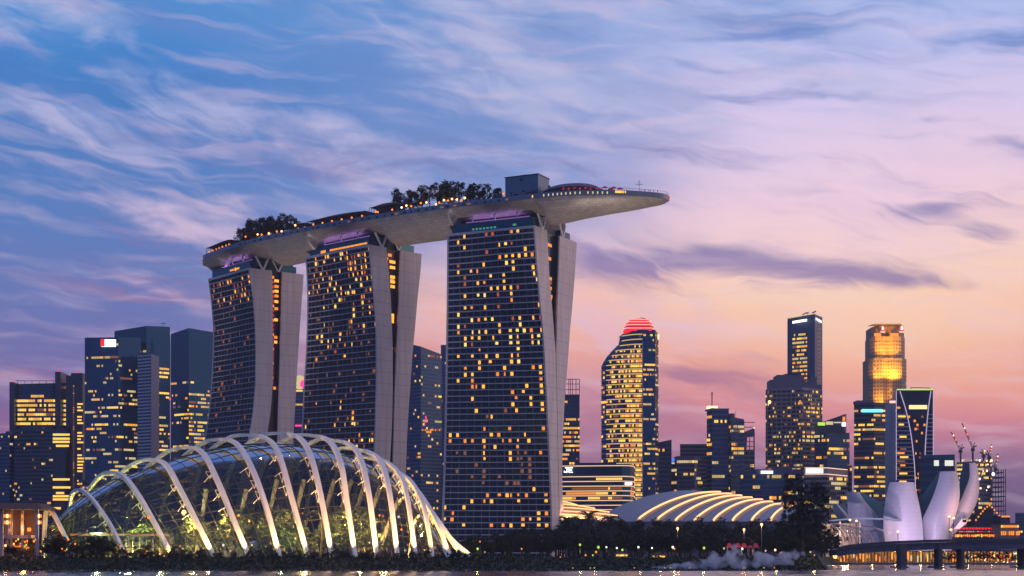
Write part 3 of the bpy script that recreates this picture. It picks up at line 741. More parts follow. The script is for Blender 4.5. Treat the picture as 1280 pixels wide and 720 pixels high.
def broad_tree(rnd, h, r, leafm, label, n_cl=26, per=60, leaf=.42, base=.32):
    t = thing('tree', label, 'tree', (0,-500,0)); org = Vector((0,-500,0))
    cz = h*(base+(1-base)/2); m, cls = crown_mb(r, r, h*(1-base)/2, cz, n_cl, per, leaf, rnd)
    m.v = [p+org for p in m.v]; m.build('crown', leafm, t)
    m = MB(); m.tube([org, org+Vector((rnd.uniform(-.3,.3),0,h*.25)), org+Vector((rnd.uniform(-.5,.5),0,h*.7))], [r*.09, r*.07, r*.03], 7)
    for c, _ in cls[:9]: m.tube([org+Vector((0,0,h*rnd.uniform(.22,.5))), org+c*.6+Vector((0,0,h*.12)), org+c], [r*.04, r*.025, r*.01], 5)
    m.build('trunk', 'bark', t); return t
def palm(rnd, h, label, n=16, fl=3.6):
    t = thing('palm_tree', label, 'palm tree', (0,-500,0)); org = Vector((0,-500,0))
    m = MB(); top = org+Vector((rnd.uniform(-.5,.5),0,h)); m.tube([org, org.lerp(top,.5)+Vector((rnd.uniform(-.3,.3),0,0)), top], [.32,.24,.2], 7); m.build('trunk', 'bark', t)
    m = MB()
    for i in range(n):
        a = 2*math.pi*i/n+rnd.uniform(-.2,.2); e = rnd.uniform(-.1,1.1); dr = Vector((math.cos(a), math.sin(a), 0)); L = fl*rnd.uniform(.8,1.15); prev = None
        for k in range(9):
            s = k/8; c = top+dr*(L*s*math.cos(e*.6))+Vector((0,0,L*(math.sin(e)*s-.75*s*s)))
            if prev is not None:
                sd = dr.cross(Vector((0,0,1)))
                for sg in (-1,1):
                    wl_ = L*.26*math.sin(math.pi*(s*.9+.08)); q = c+sd*sg*wl_+dr*L*.06-Vector((0,0,wl_*.5)); m.add([prev, c, q], [(0,1,2)])
                m.add([prev+Vector((0,0,.06)), prev-Vector((0,0,.06)), c], [(0,1,2)])
            prev = c
    m.build('crown', 'leaf', t); return t
rnd = random.Random(11)
# prototypes are the first trees placed; every later one is a copy
PROTO = {}
def place(key, maker, x, y, z, sc, label, group, rz=None, cat=None):
    rz = rnd.uniform(0, 6.28) if rz is None else rz
    if key not in PROTO:
        o = maker(); PROTO[key] = o; o.location = (x,y,z); o.rotation_euler = (0,0,rz); o.scale = (sc,sc,sc) if not isinstance(sc, tuple) else sc; o['label'] = label; 
    else: o = copy_tree(PROTO[key], (x,y,z), rz, sc, label)
    if group: o['group'] = group
    if cat: o['category'] = cat
    return o
makers = {
 'b0': lambda: broad_tree(random.Random(1), 12, 5.2, 'leaf', ''), 'b1': lambda: broad_tree(random.Random(2), 12, 4.4, 'leaf', '', 30), 'b2': lambda: broad_tree(random.Random(3), 12, 6.0, 'leaf2', '', 30, base=.22),
 'b3': lambda: broad_tree(random.Random(4), 12, 3.6, 'leaf2', '', 22), 'p0': lambda: palm(random.Random(5), 11, ''), 'p1': lambda: palm(random.Random(6), 9.5, '', 14, 3.2),
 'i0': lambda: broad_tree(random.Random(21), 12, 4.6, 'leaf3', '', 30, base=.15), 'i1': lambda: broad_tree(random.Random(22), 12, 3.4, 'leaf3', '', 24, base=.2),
 's0': lambda: broad_tree(random.Random(7), 2.6, 1.9, 'leaf', '', 12, 46, .22, .02), 's1': lambda: broad_tree(random.Random(8), 2.2, 1.5, 'leaf2', '', 10, 46, .2, .02)}
HB = {'b0':12,'b1':12,'b2':12,'b3':12,'p0':12.3,'p1':10.8,'i0':12,'i1':12,'s0':2.6,'s1':2.2}
def tree_at(px, Y, toprow, key, label, group, rowbase=None, cat=None):
    z0 = GZ-.3 if rowbase is None else rowbase; h = Zr(toprow, Y)-z0; sc = h/HB[key]
    return place(key, makers[key], Xp(px, Y), Y, z0, sc, label, group, cat=cat)

# rooftop trees on the roof park
left_clump = [(305,.30,284),(311,.36,279),(316,.25,276),(320,.36,272.5),(328,.22,273.5),(337,.34,272),(345,.25,270.5),(353,.38,268.5),(362,.24,269.5),(368,.36,273)]
right_clump = [(505,.30,235),(515,.42,239),(527,.26,233.5),(537,.36,231.5),(547,.25,229),(556,.42,227.5),(565,.28,228.5),(573,.4,227),(582,.25,229),(591,.36,230),(600,.25,231.5),(609,.38,229.5),(617,.28,234),(624,.4,236)]
for i, (px, v, row) in enumerate(left_clump+right_clump):
    d = deck_px(px, v, RZ+4); p = deck(d, v, RZ-1.2); h = Zr(row, p.y)-p.z; left = i < len(left_clump)
    key = ['b1','p0','b0','b3'][i % 4] if not left else ['b0','b1','b3'][i % 3]
    side = 'left tree clump on the roof park' if left else 'tall tree row on the roof park'
    n_ = i if left else i-len(left_clump); order = ['first','second','third','fourth','fifth','sixth','seventh','eighth','ninth','tenth','eleventh','twelfth','thirteenth','fourteenth'][n_]
    kind_ = 'dark feathery palm' if key == 'p0' else 'dark round tree'
    place(key, makers[key], p.x, p.y, p.z, h/HB[key], f'{kind_}, {order} from left in the {side}', 'trees on the roof park')
for i, (px, v, row) in enumerate([(283,.3,302),(291,.22,298),(632,.3,238),(640,.12,240),(655,.1,237),(672,.12,237),(692,.14,236.5),(552,.14,250),(375,.12,285),(585,.13,246),(600,.12,244),(612,.12,243),(624,.12,243)]):
    d = deck_px(px, v, RZ+1); p = deck(d, v, RZ-1.2); h = max(1.8, min(4.2, Zr(row, p.y)-p.z))
    place('s0', makers['s0'], p.x, p.y, p.z, (h/2.6*1.1, h/2.6*1.1, h/2.6), f'low shrub, {["first","second","third","fourth","fifth","sixth","seventh","eighth","ninth","tenth","eleventh","twelfth","thirteenth"][i]} of those along the roof park parapet', 'shrubs on the roof park', cat='shrub')
def point_light(loc, energy, col, r=.3, name='lamp_light'):
    l = bpy.data.lights.new(name, 'POINT'); l.energy = energy; l.color = col; l.shadow_soft_size = r
    o = bpy.data.objects.new(name, l); COL.objects.link(o); o.location = loc; return o
# garden lamps among them
def globe_lamp(p, r, matn, label, group, h=1.6, cat='lamp', e=None):
    T = thing('garden_lamp', label, cat, p, group)
    m = MB(); m.tube([p, p+Vector((0,0,h))], .08, 6); m.build('pole', 'black', T)
    m = MB(); c = p+Vector((0,0,h)); m.tube([c-Vector((0,0,r)), c-Vector((0,0,r*.5)), c, c+Vector((0,0,r*.5)), c+Vector((0,0,r))], [r*.3,r*.85,r,r*.85,r*.3], 8); m.build('globe', matn, T)
    return T
k_ = 0
for px, v, mt in [(307,.05,'orange'),(322,.06,'lampglow'),(327,.1,'orange'),(336,.06,'lampglow'),(337,.1,'orange'),(346,.06,'orange'),(352,.08,'lampglow'),(369,.03,'lampglow'),(502,.04,'whitelight'),(508,.06,'lampglow'),(514,.05,'orange'),(526,.06,'orange'),(533,.05,'lampglow'),(545,.08,'lampglow'),(549,.05,'orange'),(555,.07,'lampglow'),(560,.05,'orange'),(565,.08,'lampglow'),(571,.05,'lampglow'),(577,.07,'orange'),(581,.05,'lampglow'),(629,.1,'orange'),(470,.02,'orange')]:
    d = deck_px(px, v, RZ+1); p = deck(d, v, RZ-1.2); k_ += 1
    where = 'left clump of trees' if px < 400 else 'tall row of trees'
    T = globe_lamp(p, .62, mt, f'glowing garden lamp standing among the {where} on the roof park', 'garden lamps on the roof park', rnd.uniform(2.6,4.4))
for px, v in ((325,.25),(345,.25),(530,.2),(556,.22),(575,.22)):
    d = deck_px(px, v, RZ); p = deck(d, v, RZ+2.5); point_light(p, 700, (1,.5,.15), .5)
# red umbrellas
U = None; k_ = 0
ordn = ['first','second','third','fourth','fifth','sixth','seventh','eighth','ninth','tenth','eleventh','twelfth','thirteenth','fourteenth']
for px, v in [(704,.12),(711,.16),(718,.12),(725,.18),(732,.14),(738,.2),(744,.12),(750,.3),(756,.15),(763,.3),(767,.18),(775,.25)]:
    d = deck_px(px, v, RZ+2); p = deck(d, v, RZ-1.2); k_ += 1; lab = f'red umbrella on the roof park, {ordn[k_-1]} from the left in its row'
    if U is None:
        U = thing('umbrella', lab, 'umbrella', p, 'red umbrellas on the roof park')
        m = MB(); m.tube([p, p+Vector((0,0,4.3))], .08, 6); m.build('pole', 'black', U)
        m = MB(); c = p+Vector((0,0,4.4)); ring = [p+Vector((math.cos(a*math.pi/4)*1.7, math.sin(a*math.pi/4)*1.7, 3.5)) for a in range(8)]
        m.add([c]+ring, [(0,i+1,(i+1) % 8+1) for i in range(8)]); m.build('canopy', 'redcloth', U)
        m = MB(); m.box(p.x-.3,p.x+.3,p.y-.3,p.y+.3,p.z+3.0,p.z+3.35); m.build('lamp', 'red', U)
    else: copy_tree(U, p, rnd.uniform(0,1), 1, lab)
d = deck_px(799, .3, RZ+2); p = deck(d, .3, RZ-1.2); MS = thing('mast', 'thin mast with cross arms near the right tip of the roof park', 'mast', p)
zt = Zr(225, p.y); m = MB(); m.tube([p, (p.x,p.y,zt)], .12, 6); m.build('pole', 'black', MS)
m = MB(); m.bar((p.x-2,p.y,zt-2.6),(p.x+2,p.y,zt-2.6),.2); m.bar((p.x-1.2,p.y,zt-1.5),(p.x+1.2,p.y,zt-1.5),.15); m.build('cross_arm', 'black', MS)

# ================================================================ conservatory
arcs = [
 ((94,694),[(84,676),(74,656),(66,641),(60,637),(57,645)],(54,690),452,462),
 ((157,692),[(140,660),(120,630),(107,616),(98,612.5),(90,618),(87.5,632)],(84,690),450,476),
 ((216,692),[(192,652),(170,615),(152,594),(133,591),(118,603),(108,625)],(101,690),450,486),
 ((268,693),[(247,655),(225,612),(205,579),(178,576),(152,591),(134,618)],(120,690),450,496),
 ((312,695),[(292,650),(270,597),(251,564),(226,560),(200,571),(172,604)],(148,690),450,506),
 ((350,695),[(333,635),(316,588),(297,556),(276,549.5),(248,557),(216,592)],(188,690),450,512),
 ((385,696),[(366,628),(350,572),(337,551),(314,544),(283,549),(250,584)],(222,690),450,517),
 ((415,697),[(403,630),(390,575),(376,549),(354,542),(323,547),(290,582)],(262,690),450,520),
 ((444,697),[(434,630),(426,580),(413,553),(394,545),(363,547),(330,580)],(304,690),450,521),
 ((471,697),[(461,617),(450,572),(437,556),(419,551),(392,552),(362,585)],(337,690),450,519),
 ((497,697),[(487,617),(477,580),(464,567),(448,562.5),(422,562),(394,590)],(372,690),450,516),
 ((520,696),[(508,617),(498,592),(483,578),(466,573.5),(443,573),(418,600)],(400,690),450,510),
 ((541,695),[(530,635),(517,607),(503,594),(488,588.5),(468,588),(446,612)],(428,690),451,502),
 ((562,695),[(548,657),(533,630),(518,610),(503,603),(486,605),(468,628)],(456,690),452,492),
 ((578,695),[(562,672),(545,648),(530,628),(517,619),(503,624),(492,645)],(484,690),454,482),
 ((592,696),[(575,684),(558,668),(543,652),(529,644),(519,654)],(512,690),456,470)]
DOMEC = Vector((Xp(330,480), 485, GZ-.2))
DM = thing('glass_conservatory', 'large glass dome conservatory with white arching ribs lit from their feet', 'conservatory', DOMEC)
curves = []
for a_i, (ft, mids, bk, Yf, Yb) in enumerate(arcs):
    pts = [ft]+mids+[bk]; n = len(pts)-1
    # depth runs with the horizontal travel; the legs take their share too
    ln = [0]
    for a, b in zip(pts, pts[1:]): ln.append(ln[-1]+abs(b[0]-a[0])+.18*abs(b[1]-a[1]))
    w3 = [P(px, row, Yf+(Yb-Yf)*(l/ln[-1])) for (px, row), l in zip(pts, ln)]
    w3[0].z = GZ-.3; w3[-1].z = GZ-.3
    cv = spline(w3, 6); curves.append(cv)
    A0 = (cv[-1]-cv[0]); A0.z = 0; A0.normalize(); side = Vector((A0.y, -A0.x, 0))
    m = MB(); R = []; nn = len(cv)
    for i, p in enumerate(cv):
        t = (cv[min(i+1,nn-1)]-cv[max(i-1,0)]).normalized(); up = side.cross(t).normalized()
        q = i/(nn-1); wd = (1.25*(.82+.38*math.sin(math.pi*min(1,q*1.4))) if a_i > 1 else .95)*(1 if a_i < 11 else .85); th = .9
        R.append([p+side*wd/2+up*th/2, p-side*wd/2+up*th/2, p-side*wd/2-up*th/2, p+side*wd/2-up*th/2, p+side*wd/2+up*th/2])
    m.grid(R); m.build('arch', 'white', DM)
# shell: inset copies of the arches, joined by panes
shell = []
for a_i, cv in enumerate(curves):
    c0 = (cv[0]+cv[-1])/2; r = []
    n = 26; L2 = [0]
    for a, b in zip(cv, cv[1:]): L2.append(L2[-1]+(b-a).length)
    for k in range(n+1):
        l = L2[-1]*k/n; i = max(j for j in range(len(L2)) if L2[j] <= l+1e-6); i = min(i, len(cv)-2); p = cv[i].lerp(cv[i+1], (l-L2[i])/(L2[i+1]-L2[i]))
        hz = Vector((p.x-c0.x, p.y-c0.y, 0)); ins = min(2.0+.6*math.sin(math.pi*k/n), hz.length*.3+.8)
        q = Vector((p.x, p.y, 0))-hz.normalized()*ins if hz.length > .1 else Vector((p.x,p.y,0))
        q.z = max(GZ-.3, GZ+(p.z-GZ)*(.93 if a_i > 0 else .8)-.4); r.append(q)
    shell.append(r)
nose = P(47, 670, 468); r0 = [nose+Vector((0,(k/26-.5)*3,-1.2+1.4*math.sin(math.pi*k/26)-1)) for k in range(27)]
shell[0] = [shell[0][k].lerp(r0[k], .35) for k in range(27)]
shell = [r0]+shell
end_ = P(585, 694, 466); shell.append([end_+Vector((0,(k/26-.5)*6,-.2)) for k in range(27)])
# subdivide along the length
sh2 = []
for i in range(len(shell)-1):
    for k in range(3): sh2.append([a.lerp(b, k/3) for a, b in zip(shell[i], shell[i+1])])
sh2.append(shell[-1])
MB().grid(sh2).build('glazing', 'shell', DM, True)
m = MB()
for i, r in enumerate(sh2):
    for k in range(26):
        m.bar(r[k], r[k+1], .16 if i % 3 else .24, .2)
for k in range(1, 26):
    for i in range(len(sh2)-1): m.bar(sh2[i][k], sh2[i+1][k], .16, .2)
m.build('glazing_bars', 'black', DM)
# bracing between arch and shell on the garden front
for a_i in range(1, 15):
    m = MB(); cv = curves[a_i]; n = len(cv); sh_ = shell[a_i+1]
    for q in (.20,.26,.32):
        p = cv[int(q*(n-1))]
        near_pts = sorted(sh_, key=lambda s: (s-p).length)[:2]
        for s_ in near_pts: 
            m.bar(p, p.lerp(s_, .8), .16)
        m.bar(p.lerp(near_pts[0], .8), p.lerp(near_pts[1], .8), .16)
        for sgn in (-1, 1):
            if 0 <= a_i+1+sgn < len(shell):
                o_ = min(shell[a_i+1+sgn], key=lambda s: (s-p).length); m.bar(p, near_pts[0].lerp(o_, .14), .13)
    m.build('bracing', 'white', DM)
# raking inner columns
for px0, px1, Y in [(245,250,476),(290,300,480),(325,338,482),(356,372,484),(390,410,484),(405,432,480),(425,450,478),(445,470,476),(470,500,472)]:
    a = P(px0, 690, Y); a.z = GZ-.2; b = P(px1+8, 612 if px0 < 300 else 600, Y+6); m = MB(); m.tube([a, b], .7, 8); m.build('raking_column', 'pale_wall', DM)
# uplights at the feet of the arches
def spot(loc, target, energy, col, size=40, name='uplight'):
    l = bpy.data.lights.new(name, 'SPOT'); l.energy = energy; l.color = col; l.spot_size = rad(size); l.spot_blend = .8; l.shadow_soft_size = .3
    o = bpy.data.objects.new(name, l); COL.objects.link(o); o.location = loc; o.rotation_euler = (Vector(target)-Vector(loc)).to_track_quat('-Z','Y').to_euler(); return o
for a_i, cv in enumerate(curves):
    if a_i == 0: continue
    f = cv[0]; i_ = int(len(cv)*.3); t = cv[i_]
    e = 50000 if a_i > 5 else (44000 if a_i > 1 else 14000)
    spot(f+Vector((-.4,-2.4,1.5)), f.lerp(t, .5)+Vector((0,0,1)), e*(.3 if a_i > 12 else .6 if a_i > 10 else 1), (1,.54,.20) if a_i < 12 else (1,.60,.16), 62)
    if 1 <= a_i <= 13:
        b = cv[-1]; spot(b.lerp(f,.12)+Vector((0,0,1)), cv[-int(len(cv)*.28)], 12000, (1,.62,.3), 50)
# terrace walk, inner planting and lamps inside
m = MB(); a, b = P(88,668,464), P(214,668,464)
T = thing('lit_gallery', 'long low gallery with a glowing yellow eave inside the left part of the dome', 'gallery', (Xp(150,464),464,GZ-.2))
m = MB(); m.box(a.x, b.x, 462, 468, Zr(671,464), Zr(666,464)); m.build('eave', 'dark_wall', T)
m = MB(); m.box(a.x+.2, b.x-.2, 461.8, 461.97, Zr(669.6,462), Zr(667.2,462)); m.build('light_strip', 'amber', T)
for i in range(15):
    x = a.x+(b.x-a.x)*(i+.5)/15; m = MB(); m.box(x-.1, x+.1, 462.2, 462.4, GZ-.2, Zr(671,464)); m.build('column', 'steel', T)
m = MB(); m.box(a.x, b.x, 467.5, 467.9, GZ-.2, Zr(671,464)-.01); m.build('back_wall', 'mauve_wall', T)
for i in range(16):
    x = a.x+(b.x-a.x)*(i+.5)/16; m = MB(); h = rnd.uniform(1,2.2); m.box(x-rnd.uniform(.3,1), x+rnd.uniform(.3,1), 467.3, 467.45, GZ+.6, GZ+.6+h); m.build('window', rnd.choice(['amber','orange','dim','amber']), T)
T = thing('blue_lit_kiosk', 'kiosk with blue glowing panels inside the middle of the dome', 'kiosk', (Xp(295,470),470,GZ-.2))
m = MB(); m.box(Xp(270,470), Xp(322,470), 470, 474, GZ-.2, Zr(676,470)); m.build('wall', 'blue_wall', T)
for i in range(12):
    x = Xp(272+i*4,470); m = MB(); m.box(x, x+rnd.uniform(.3,.8), 469.8, 469.95, Zr(679,470), Zr(677,470)+rnd.uniform(-.1,.3)); m.build('panel', rnd.choice(['bluelight','bluelight','pale','cyan']), T)
seq = 0
for i in range(56):
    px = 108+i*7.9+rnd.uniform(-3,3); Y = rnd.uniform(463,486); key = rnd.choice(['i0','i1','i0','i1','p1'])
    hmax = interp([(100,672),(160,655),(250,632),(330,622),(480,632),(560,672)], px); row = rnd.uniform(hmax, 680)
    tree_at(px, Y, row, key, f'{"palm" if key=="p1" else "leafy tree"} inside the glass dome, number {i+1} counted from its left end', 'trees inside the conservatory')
# lights inside
for px, row, Y, e in [(120,664,462,500),(160,655,466,600),(200,650,466,700),(240,655,464,600),(285,650,466,600),(330,655,466,700),(380,650,466,700),(430,655,466,700),(480,660,466,600),(150,688,458,400),(200,688,458,400),(260,687,458,400),(350,686,458,400),(450,687,458,400)]:
    point_light(P(px,row,Y-1), e*52, (1,.62,.20) if rnd.random() < .6 else (.85,.85,.25), .5)
def lampdot(px, row, Y, matn, r, label, group, name='garden_lamp'):
    p = P(px,row,Y); base = Vector((p.x, p.y, GZ-.2)); T = thing(name, label, 'lamp', base, group)
    m = MB(); m.tube([base, p], .06, 5); m.build('pole', 'black', T)
    m = MB(); m.tube([p-Vector((0,0,r)), p, p+Vector((0,0,r))], [r*.5, r, r*.5], 8); m.build('globe', matn, T); return T
for i in range(120):
    px = rnd.uniform(100, 575); row = rnd.uniform(640, 690) if rnd.random() < .35 else rnd.uniform(678, 692)
    top = interp([(100,668),(160,640),(250,620),(480,630),(575,690)], px); row = max(row, top)
    mt = rnd.choice(['lampglow','amber','amber','greenlight','whitelight','orange'])
    lampdot(px, row, rnd.uniform(455,475), mt, rnd.uniform(.16,.42), 'small glowing lamp among the plants of the conservatory', 'lamps among the conservatory plants')
lampdot(230, 641, 462, 'lampglow', .75, 'largest orange globe lamp inside the left half of the dome', None)
# shrubs along the foot of the dome
for i in range(52):
    px = 92+i*9.8+rnd.uniform(-4,4); key = rnd.choice(['s0','s1','s0']); Y = rnd.uniform(446.6, 449.5)
    o = tree_at(px, Y, rnd.uniform(680,690) if px < 230 else rnd.choice([691,690,689,686])+rnd.uniform(-1,1), key, f'low shrub {"before the lit gallery" if px < 215 else "among the arch feet"}, number {i+1} from the left', 'shrubs along the foot of the dome', cat='shrub')
for i in range(30):    # taller dark planting at the left
    px = -5+i*5.2+rnd.uniform(-2,2); tree_at(px, rnd.uniform(449,453), rnd.uniform(668,684) if 60 < px < 140 else rnd.uniform(678,688), rnd.choice(['b0','b3','b1']), f'dark bushy tree by the pavilion, number {i+1} from the left edge', 'bushy trees between pavilion and dome')
# ================================================================ pavilion at the far left
PV = thing('open_pavilion', 'open timber pavilion with overhanging dark roof and lamps on its columns', 'pavilion', (Xp(18,450),452,GZ-.2))
m = MB(); z0, z1 = Zr(637,450), Zr(629,450); xa, xb = Xp(-40,450), Xp(61,450)
m.add([(xa,444,z0),(xb,446,z0),(xb,462,z0),(xa,462,z0),(xa,448,z1),(xb-3,449,z1),(xb-3,459,z1),(xa,459,z1)], [(0,1,5,4),(1,2,6,5),(2,3,7,6),(3,0,4,7),(3,2,1,0),(4,5,6,7)]); m.build('roof', 'roofbrown', PV)
for px in (-20,5,49):
    m = MB(); m.box(Xp(px,450)-.45, Xp(px,450)+.45, 447.5, 448.4, GZ-.2, z0-.01); m.build('column', 'pale_wall', PV)
for px, Y in ((9,455),(14,456),(28,457)):
    m = MB(); m.box(Xp(px,Y)-.35, Xp(px,Y)+.35, Y-.3, Y+.3, GZ-.2, z0-.01); m.build('column', 'pale_wall', PV)
for px, Y in ((6,447.2),(9,454.6),(12.5,455.6),(28,456.6),(49,447.2),(51,447.2)):
    for row in (645, 653):
        m = MB(); x = Xp(px,Y); m.box(x-.28,x+.28,Y-.1,Y+.05,Zr(row+2,Y),Zr(row-2,Y)); m.build('lamp', 'lampglow' if px in (9,49) else 'amber', PV)
m = MB(); m.box(xa, Xp(40,455), 454, 462, Zr(673,455), Zr(669,455)); m.build('floor', 'pale_wall', PV)
m = MB(); m.box(xa, Xp(44,460), 460, 460.3, GZ-.2, z0-.02); m.build('back_wall', 'roofbrown', PV)
for i in range(16):
    m = MB(); x = Xp(-8+i*3.4,459); r_ = rnd.choice([662,676,682,686]); m.box(x-rnd.uniform(.2,.7), x+rnd.uniform(.2,.7), 459.6, 459.8, Zr(r_+2,459), Zr(r_-rnd.uniform(0,3),459)); m.build('lamp', rnd.choice(['orange','orange','amber','dim']), PV)
for px in (5,28,45): point_light(P(px, 660, 455), 800, (1,.45,.15), .4)
point_light(P(30, 684, 449), 900, (1,.4,.12), .4)
for i in range(26): lampdot(rnd.uniform(0,95), rnd.uniform(672,692), rnd.uniform(446,452), rnd.choice(['orange','orange','amber','greenlight','lampglow']), rnd.uniform(.12,.32), 'small orange lamp in the planting around the open pavilion', 'lamps around the pavilion')
# ================================================================ the city behind
def chain_pts(ch): return [Vector((Xp(px,Y), Y, 0)) for px, Y in ch]
WR = random.Random(21)
def bands(T, pts, z0, zt, fh, glassm, prob, cell=2.6, frac=.6, off=.18, run=.72, mats=('warm','amber','dim','pale','gold','cream'), wts=(3,3,4,4), name='window_band', off_fn=None, ribbon=None):
    """one strip of windows per floor along the visible edges; lit rooms are cells of that strip"""
    wts = (wts[0]+1, wts[1]*.35, wts[2]*.8, wts[3], (wts[0]+wts[1])*.8, wts[3]*.8); cell = cell*.72
    n = int((zt-z0)/fh); step = max(1, math.ceil(n/95))
    for k in range(n):
        zt_ = zt-k*fh-fh*.2; zb = zt_-fh*frac; m = MB(); any_ = False
        for e in range(len(pts)-1):
            p0, p1 = pts[e], pts[e+1]
            a = Vector((p0[0],p0[1],0)); b = Vector((p1[0],p1[1],0)); L = (b-a).length; t = (b-a)/L; nrm = Vector((t.y,-t.x,0))
            if nrm.y > 0 and abs(nrm.y) > .2: nrm = -nrm
            nc = max(1, int(L/cell)); on = False
            pr = prob(1-(k+.5)/n, e, k) if callable(prob) else prob
            fl = WR.random(); fl = 2.8 if fl < .22 else (.4 if fl < .5 else 1.25)
            for c in range(nc):
                q = min(.97, pr*fl)
                if WR.random() > run or c == 0: on = WR.random() < q
                if WR.random() > .6 or c == 0: mi = WR.choices(range(len(mats)), wts)[0]+1
                lit_ = on and WR.random() < .88
                s0, s1 = (c+.06)/nc, (c+.94)/nc
                m.quad(a+t*(L*s0)+nrm*off+Vector((0,0,zb)), a+t*(L*s1)+nrm*off+Vector((0,0,zb)), a+t*(L*s1)+nrm*off+Vector((0,0,zt_)), a+t*(L*s0)+nrm*off+Vector((0,0,zt_)), mi if lit_ else 0)
        m.build(name, [glassm]+list(mats), T)
def block(name, label, ch, tops, wallm='dark_wall', glassm='glass_blue', fh=4.2, prob=.1, depth=35, base=GZ-.4, cell=2.6, frac=.6, cat='office tower', band_top=None, run=.72, plant=True, wts=(3,3,4,4), z0=None, group=None):
    pts = chain_pts(ch); zt = [Zr(r, c[1]) for r, c in zip(tops, ch)]
    cen = sum(pts, Vector())/len(pts); T = thing(name, label, cat, (cen.x, cen.y+depth/2, base), group)
    bk = [(pts[-1].x+(-.5 if ch[-1][0] < 640 else .5)*0, pts[-1].y+depth), (pts[0].x, pts[0].y+depth)]
    # back corners follow the sight lines a little so that the flanks stay out of the picture edge
    bk = [(Xp(ch[-1][0]-(1.0), pts[-1].y+depth), pts[-1].y+depth), (Xp(ch[0][0]+1.0, pts[0].y+depth), pts[0].y+depth)]
    poly = [(p.x,p.y) for p in pts]+bk; z1 = zt+[zt[-1], zt[0]]
    MB().prism(poly, base, z1).build('wall', wallm, T)
    mn = min(zt) if band_top is None else Zr(band_top, ch[0][1])
    bands(T, pts, base+3 if z0 is None else z0, mn-1.0, fh, glassm, prob, cell, frac, run=run, wts=wts)
    if plant:
        c = cen+Vector((0,depth*.45,0)); w_ = (pts[-1]-pts[0]).length
        h0 = max(z1); m = MB(); m.box(c.x-w_*.2, c.x+w_*.12, c.y-4, c.y+4, min(z1)-.5, h0+1.6); m.build('plant_room', wallm, T)
        m = MB(); m.bar((c.x+w_*.22,c.y,min(z1)-.5),(c.x+w_*.22,c.y,h0+4.5),.3); m.build('aerial', 'black', T)
    return T
def sign(T, px0, px1, r0, r1, Y, matn, off=.4, name='sign'):
    m = MB(); m.box(Xp(px0,Y), Xp(px1,Y), Y-off-.3, Y-off, Zr(r1,Y), Zr(r0,Y)); return m.build(name, matn, T)
def beacon(T, px, row, Y, r=1.0, matn='red'):
    p = P(px,row,Y); m = MB(); m.tube([p-Vector((0,0,r)), p, p+Vector((0,0,r))], [r*.5,r,r*.5], 6); m.build('beacon', matn, T)

# --- left group
block('apartment_block', 'low dark blue apartment block at the left edge of the skyline', [(-14,1380),(12,1370),(37,1385)], [543,541,541], 'blue_wall', 'glass_blue', 3.2, .05, cell=2, frac=.5, run=.3, wts=(1,2,3,6))
block('apartment_block', 'dark blue apartment block standing before the yellow lit office tower', [(18,1340),(40,1330),(66,1334)], [537,534,537], 'dark_wall', 'glass_dark', 3.2, .05, cell=2, frac=.5, run=.3, wts=(1,3,3,6))
def pb2(f, e, k):
    r = k
    return .95 if k in (4,6,7) else (.6 if k in (3,5,8) else (.03))
T = block('office_tower', 'office tower with broad yellow lit floors and red beacons, leftmost of the tall ones', [(14,1650),(22,1642),(66,1640),(100,1652)], [481,480,479,478], 'dark_wall', 'glass_blue', 4.6, pb2, cell=3, frac=.55, run=.9, wts=(8,2,1,1), plant=False)
for a, b, top in ((12.5,18.5,478),(69.5,76.5,465),(84,90.5,470),(90.5,105,467)):
    m = MB(); m.box(Xp(a,1636), Xp(b,1636), 1634-(3 if a > 80 else 0), 1660, GZ-.4, Zr(top,1636)); m.build('service_shaft', 'dark_wall', T)
for px, row in ((16,477),(73,463.5),(96,465.5)): beacon(T, px, row, 1635, .9)
m = MB(); z = Zr(476,1640); m.bar((Xp(20,1640),1640,z),(Xp(70,1640),1640,z),.5)
for px in range(22,70,9): m.bar((Xp(px,1640),1640,Zr(480,1640)),(Xp(px,1640),1640,z),.4)
m.build('roof_rail', 'black', T)
for r in list(range(500,655,4)):
    if WR.random() < .62: m = MB(); m.box(Xp(96.5,1630), Xp(96.5+WR.uniform(4,8.5),1630), 1630.4, 1630.7, Zr(r+1.9,1630), Zr(r,1630)); m.build('lit_window', 'warm', T)
for r, a, b in [(542,66,87),(547,66,87),(551,66,87),(556,70,86),(598,66,87),(608,66,88),(619,66,88),(623,66,88),(634,66,76),(615,70,80)]:
    m = MB(); m.box(Xp(a,1630), Xp(b,1630), 1630.0, 1630.3, Zr(r+2.6,1630), Zr(r,1630)); m.build('lit_window', 'warm', T)
m = MB(); m.box(Xp(65.5,1632), Xp(89,1632), 1631, 1642, GZ-.4, Zr(536,1632)); m.build('front_bay', 'dark_wall', T)
for r in range(482,655,3):
    m = MB(); m.box(Xp(91.6,1631), Xp(92.8,1631), 1630.4, 1630.7, Zr(r+1.2,1631), Zr(r,1631)); m.build('shaft_light', WR.choice(['dim','dim','amber']), T)
T = block('office_tower', 'tall dark blue glass tower with a bright white and red sign at its top left', [(106,1560),(148,1552),(176,1566)], [422,421.5,422], 'glass_blue', 'glass_blue', 4.0, lambda f,e,k: .26 if f < .92 else .02, cell=2.4, frac=.5, plant=False, wts=(2,1,3,6))
sign(T, 127, 145, 424.5, 433.5, 1553, 'whitelight'); sign(T, 126, 131, 424.3, 433, 1552.4, 'red')
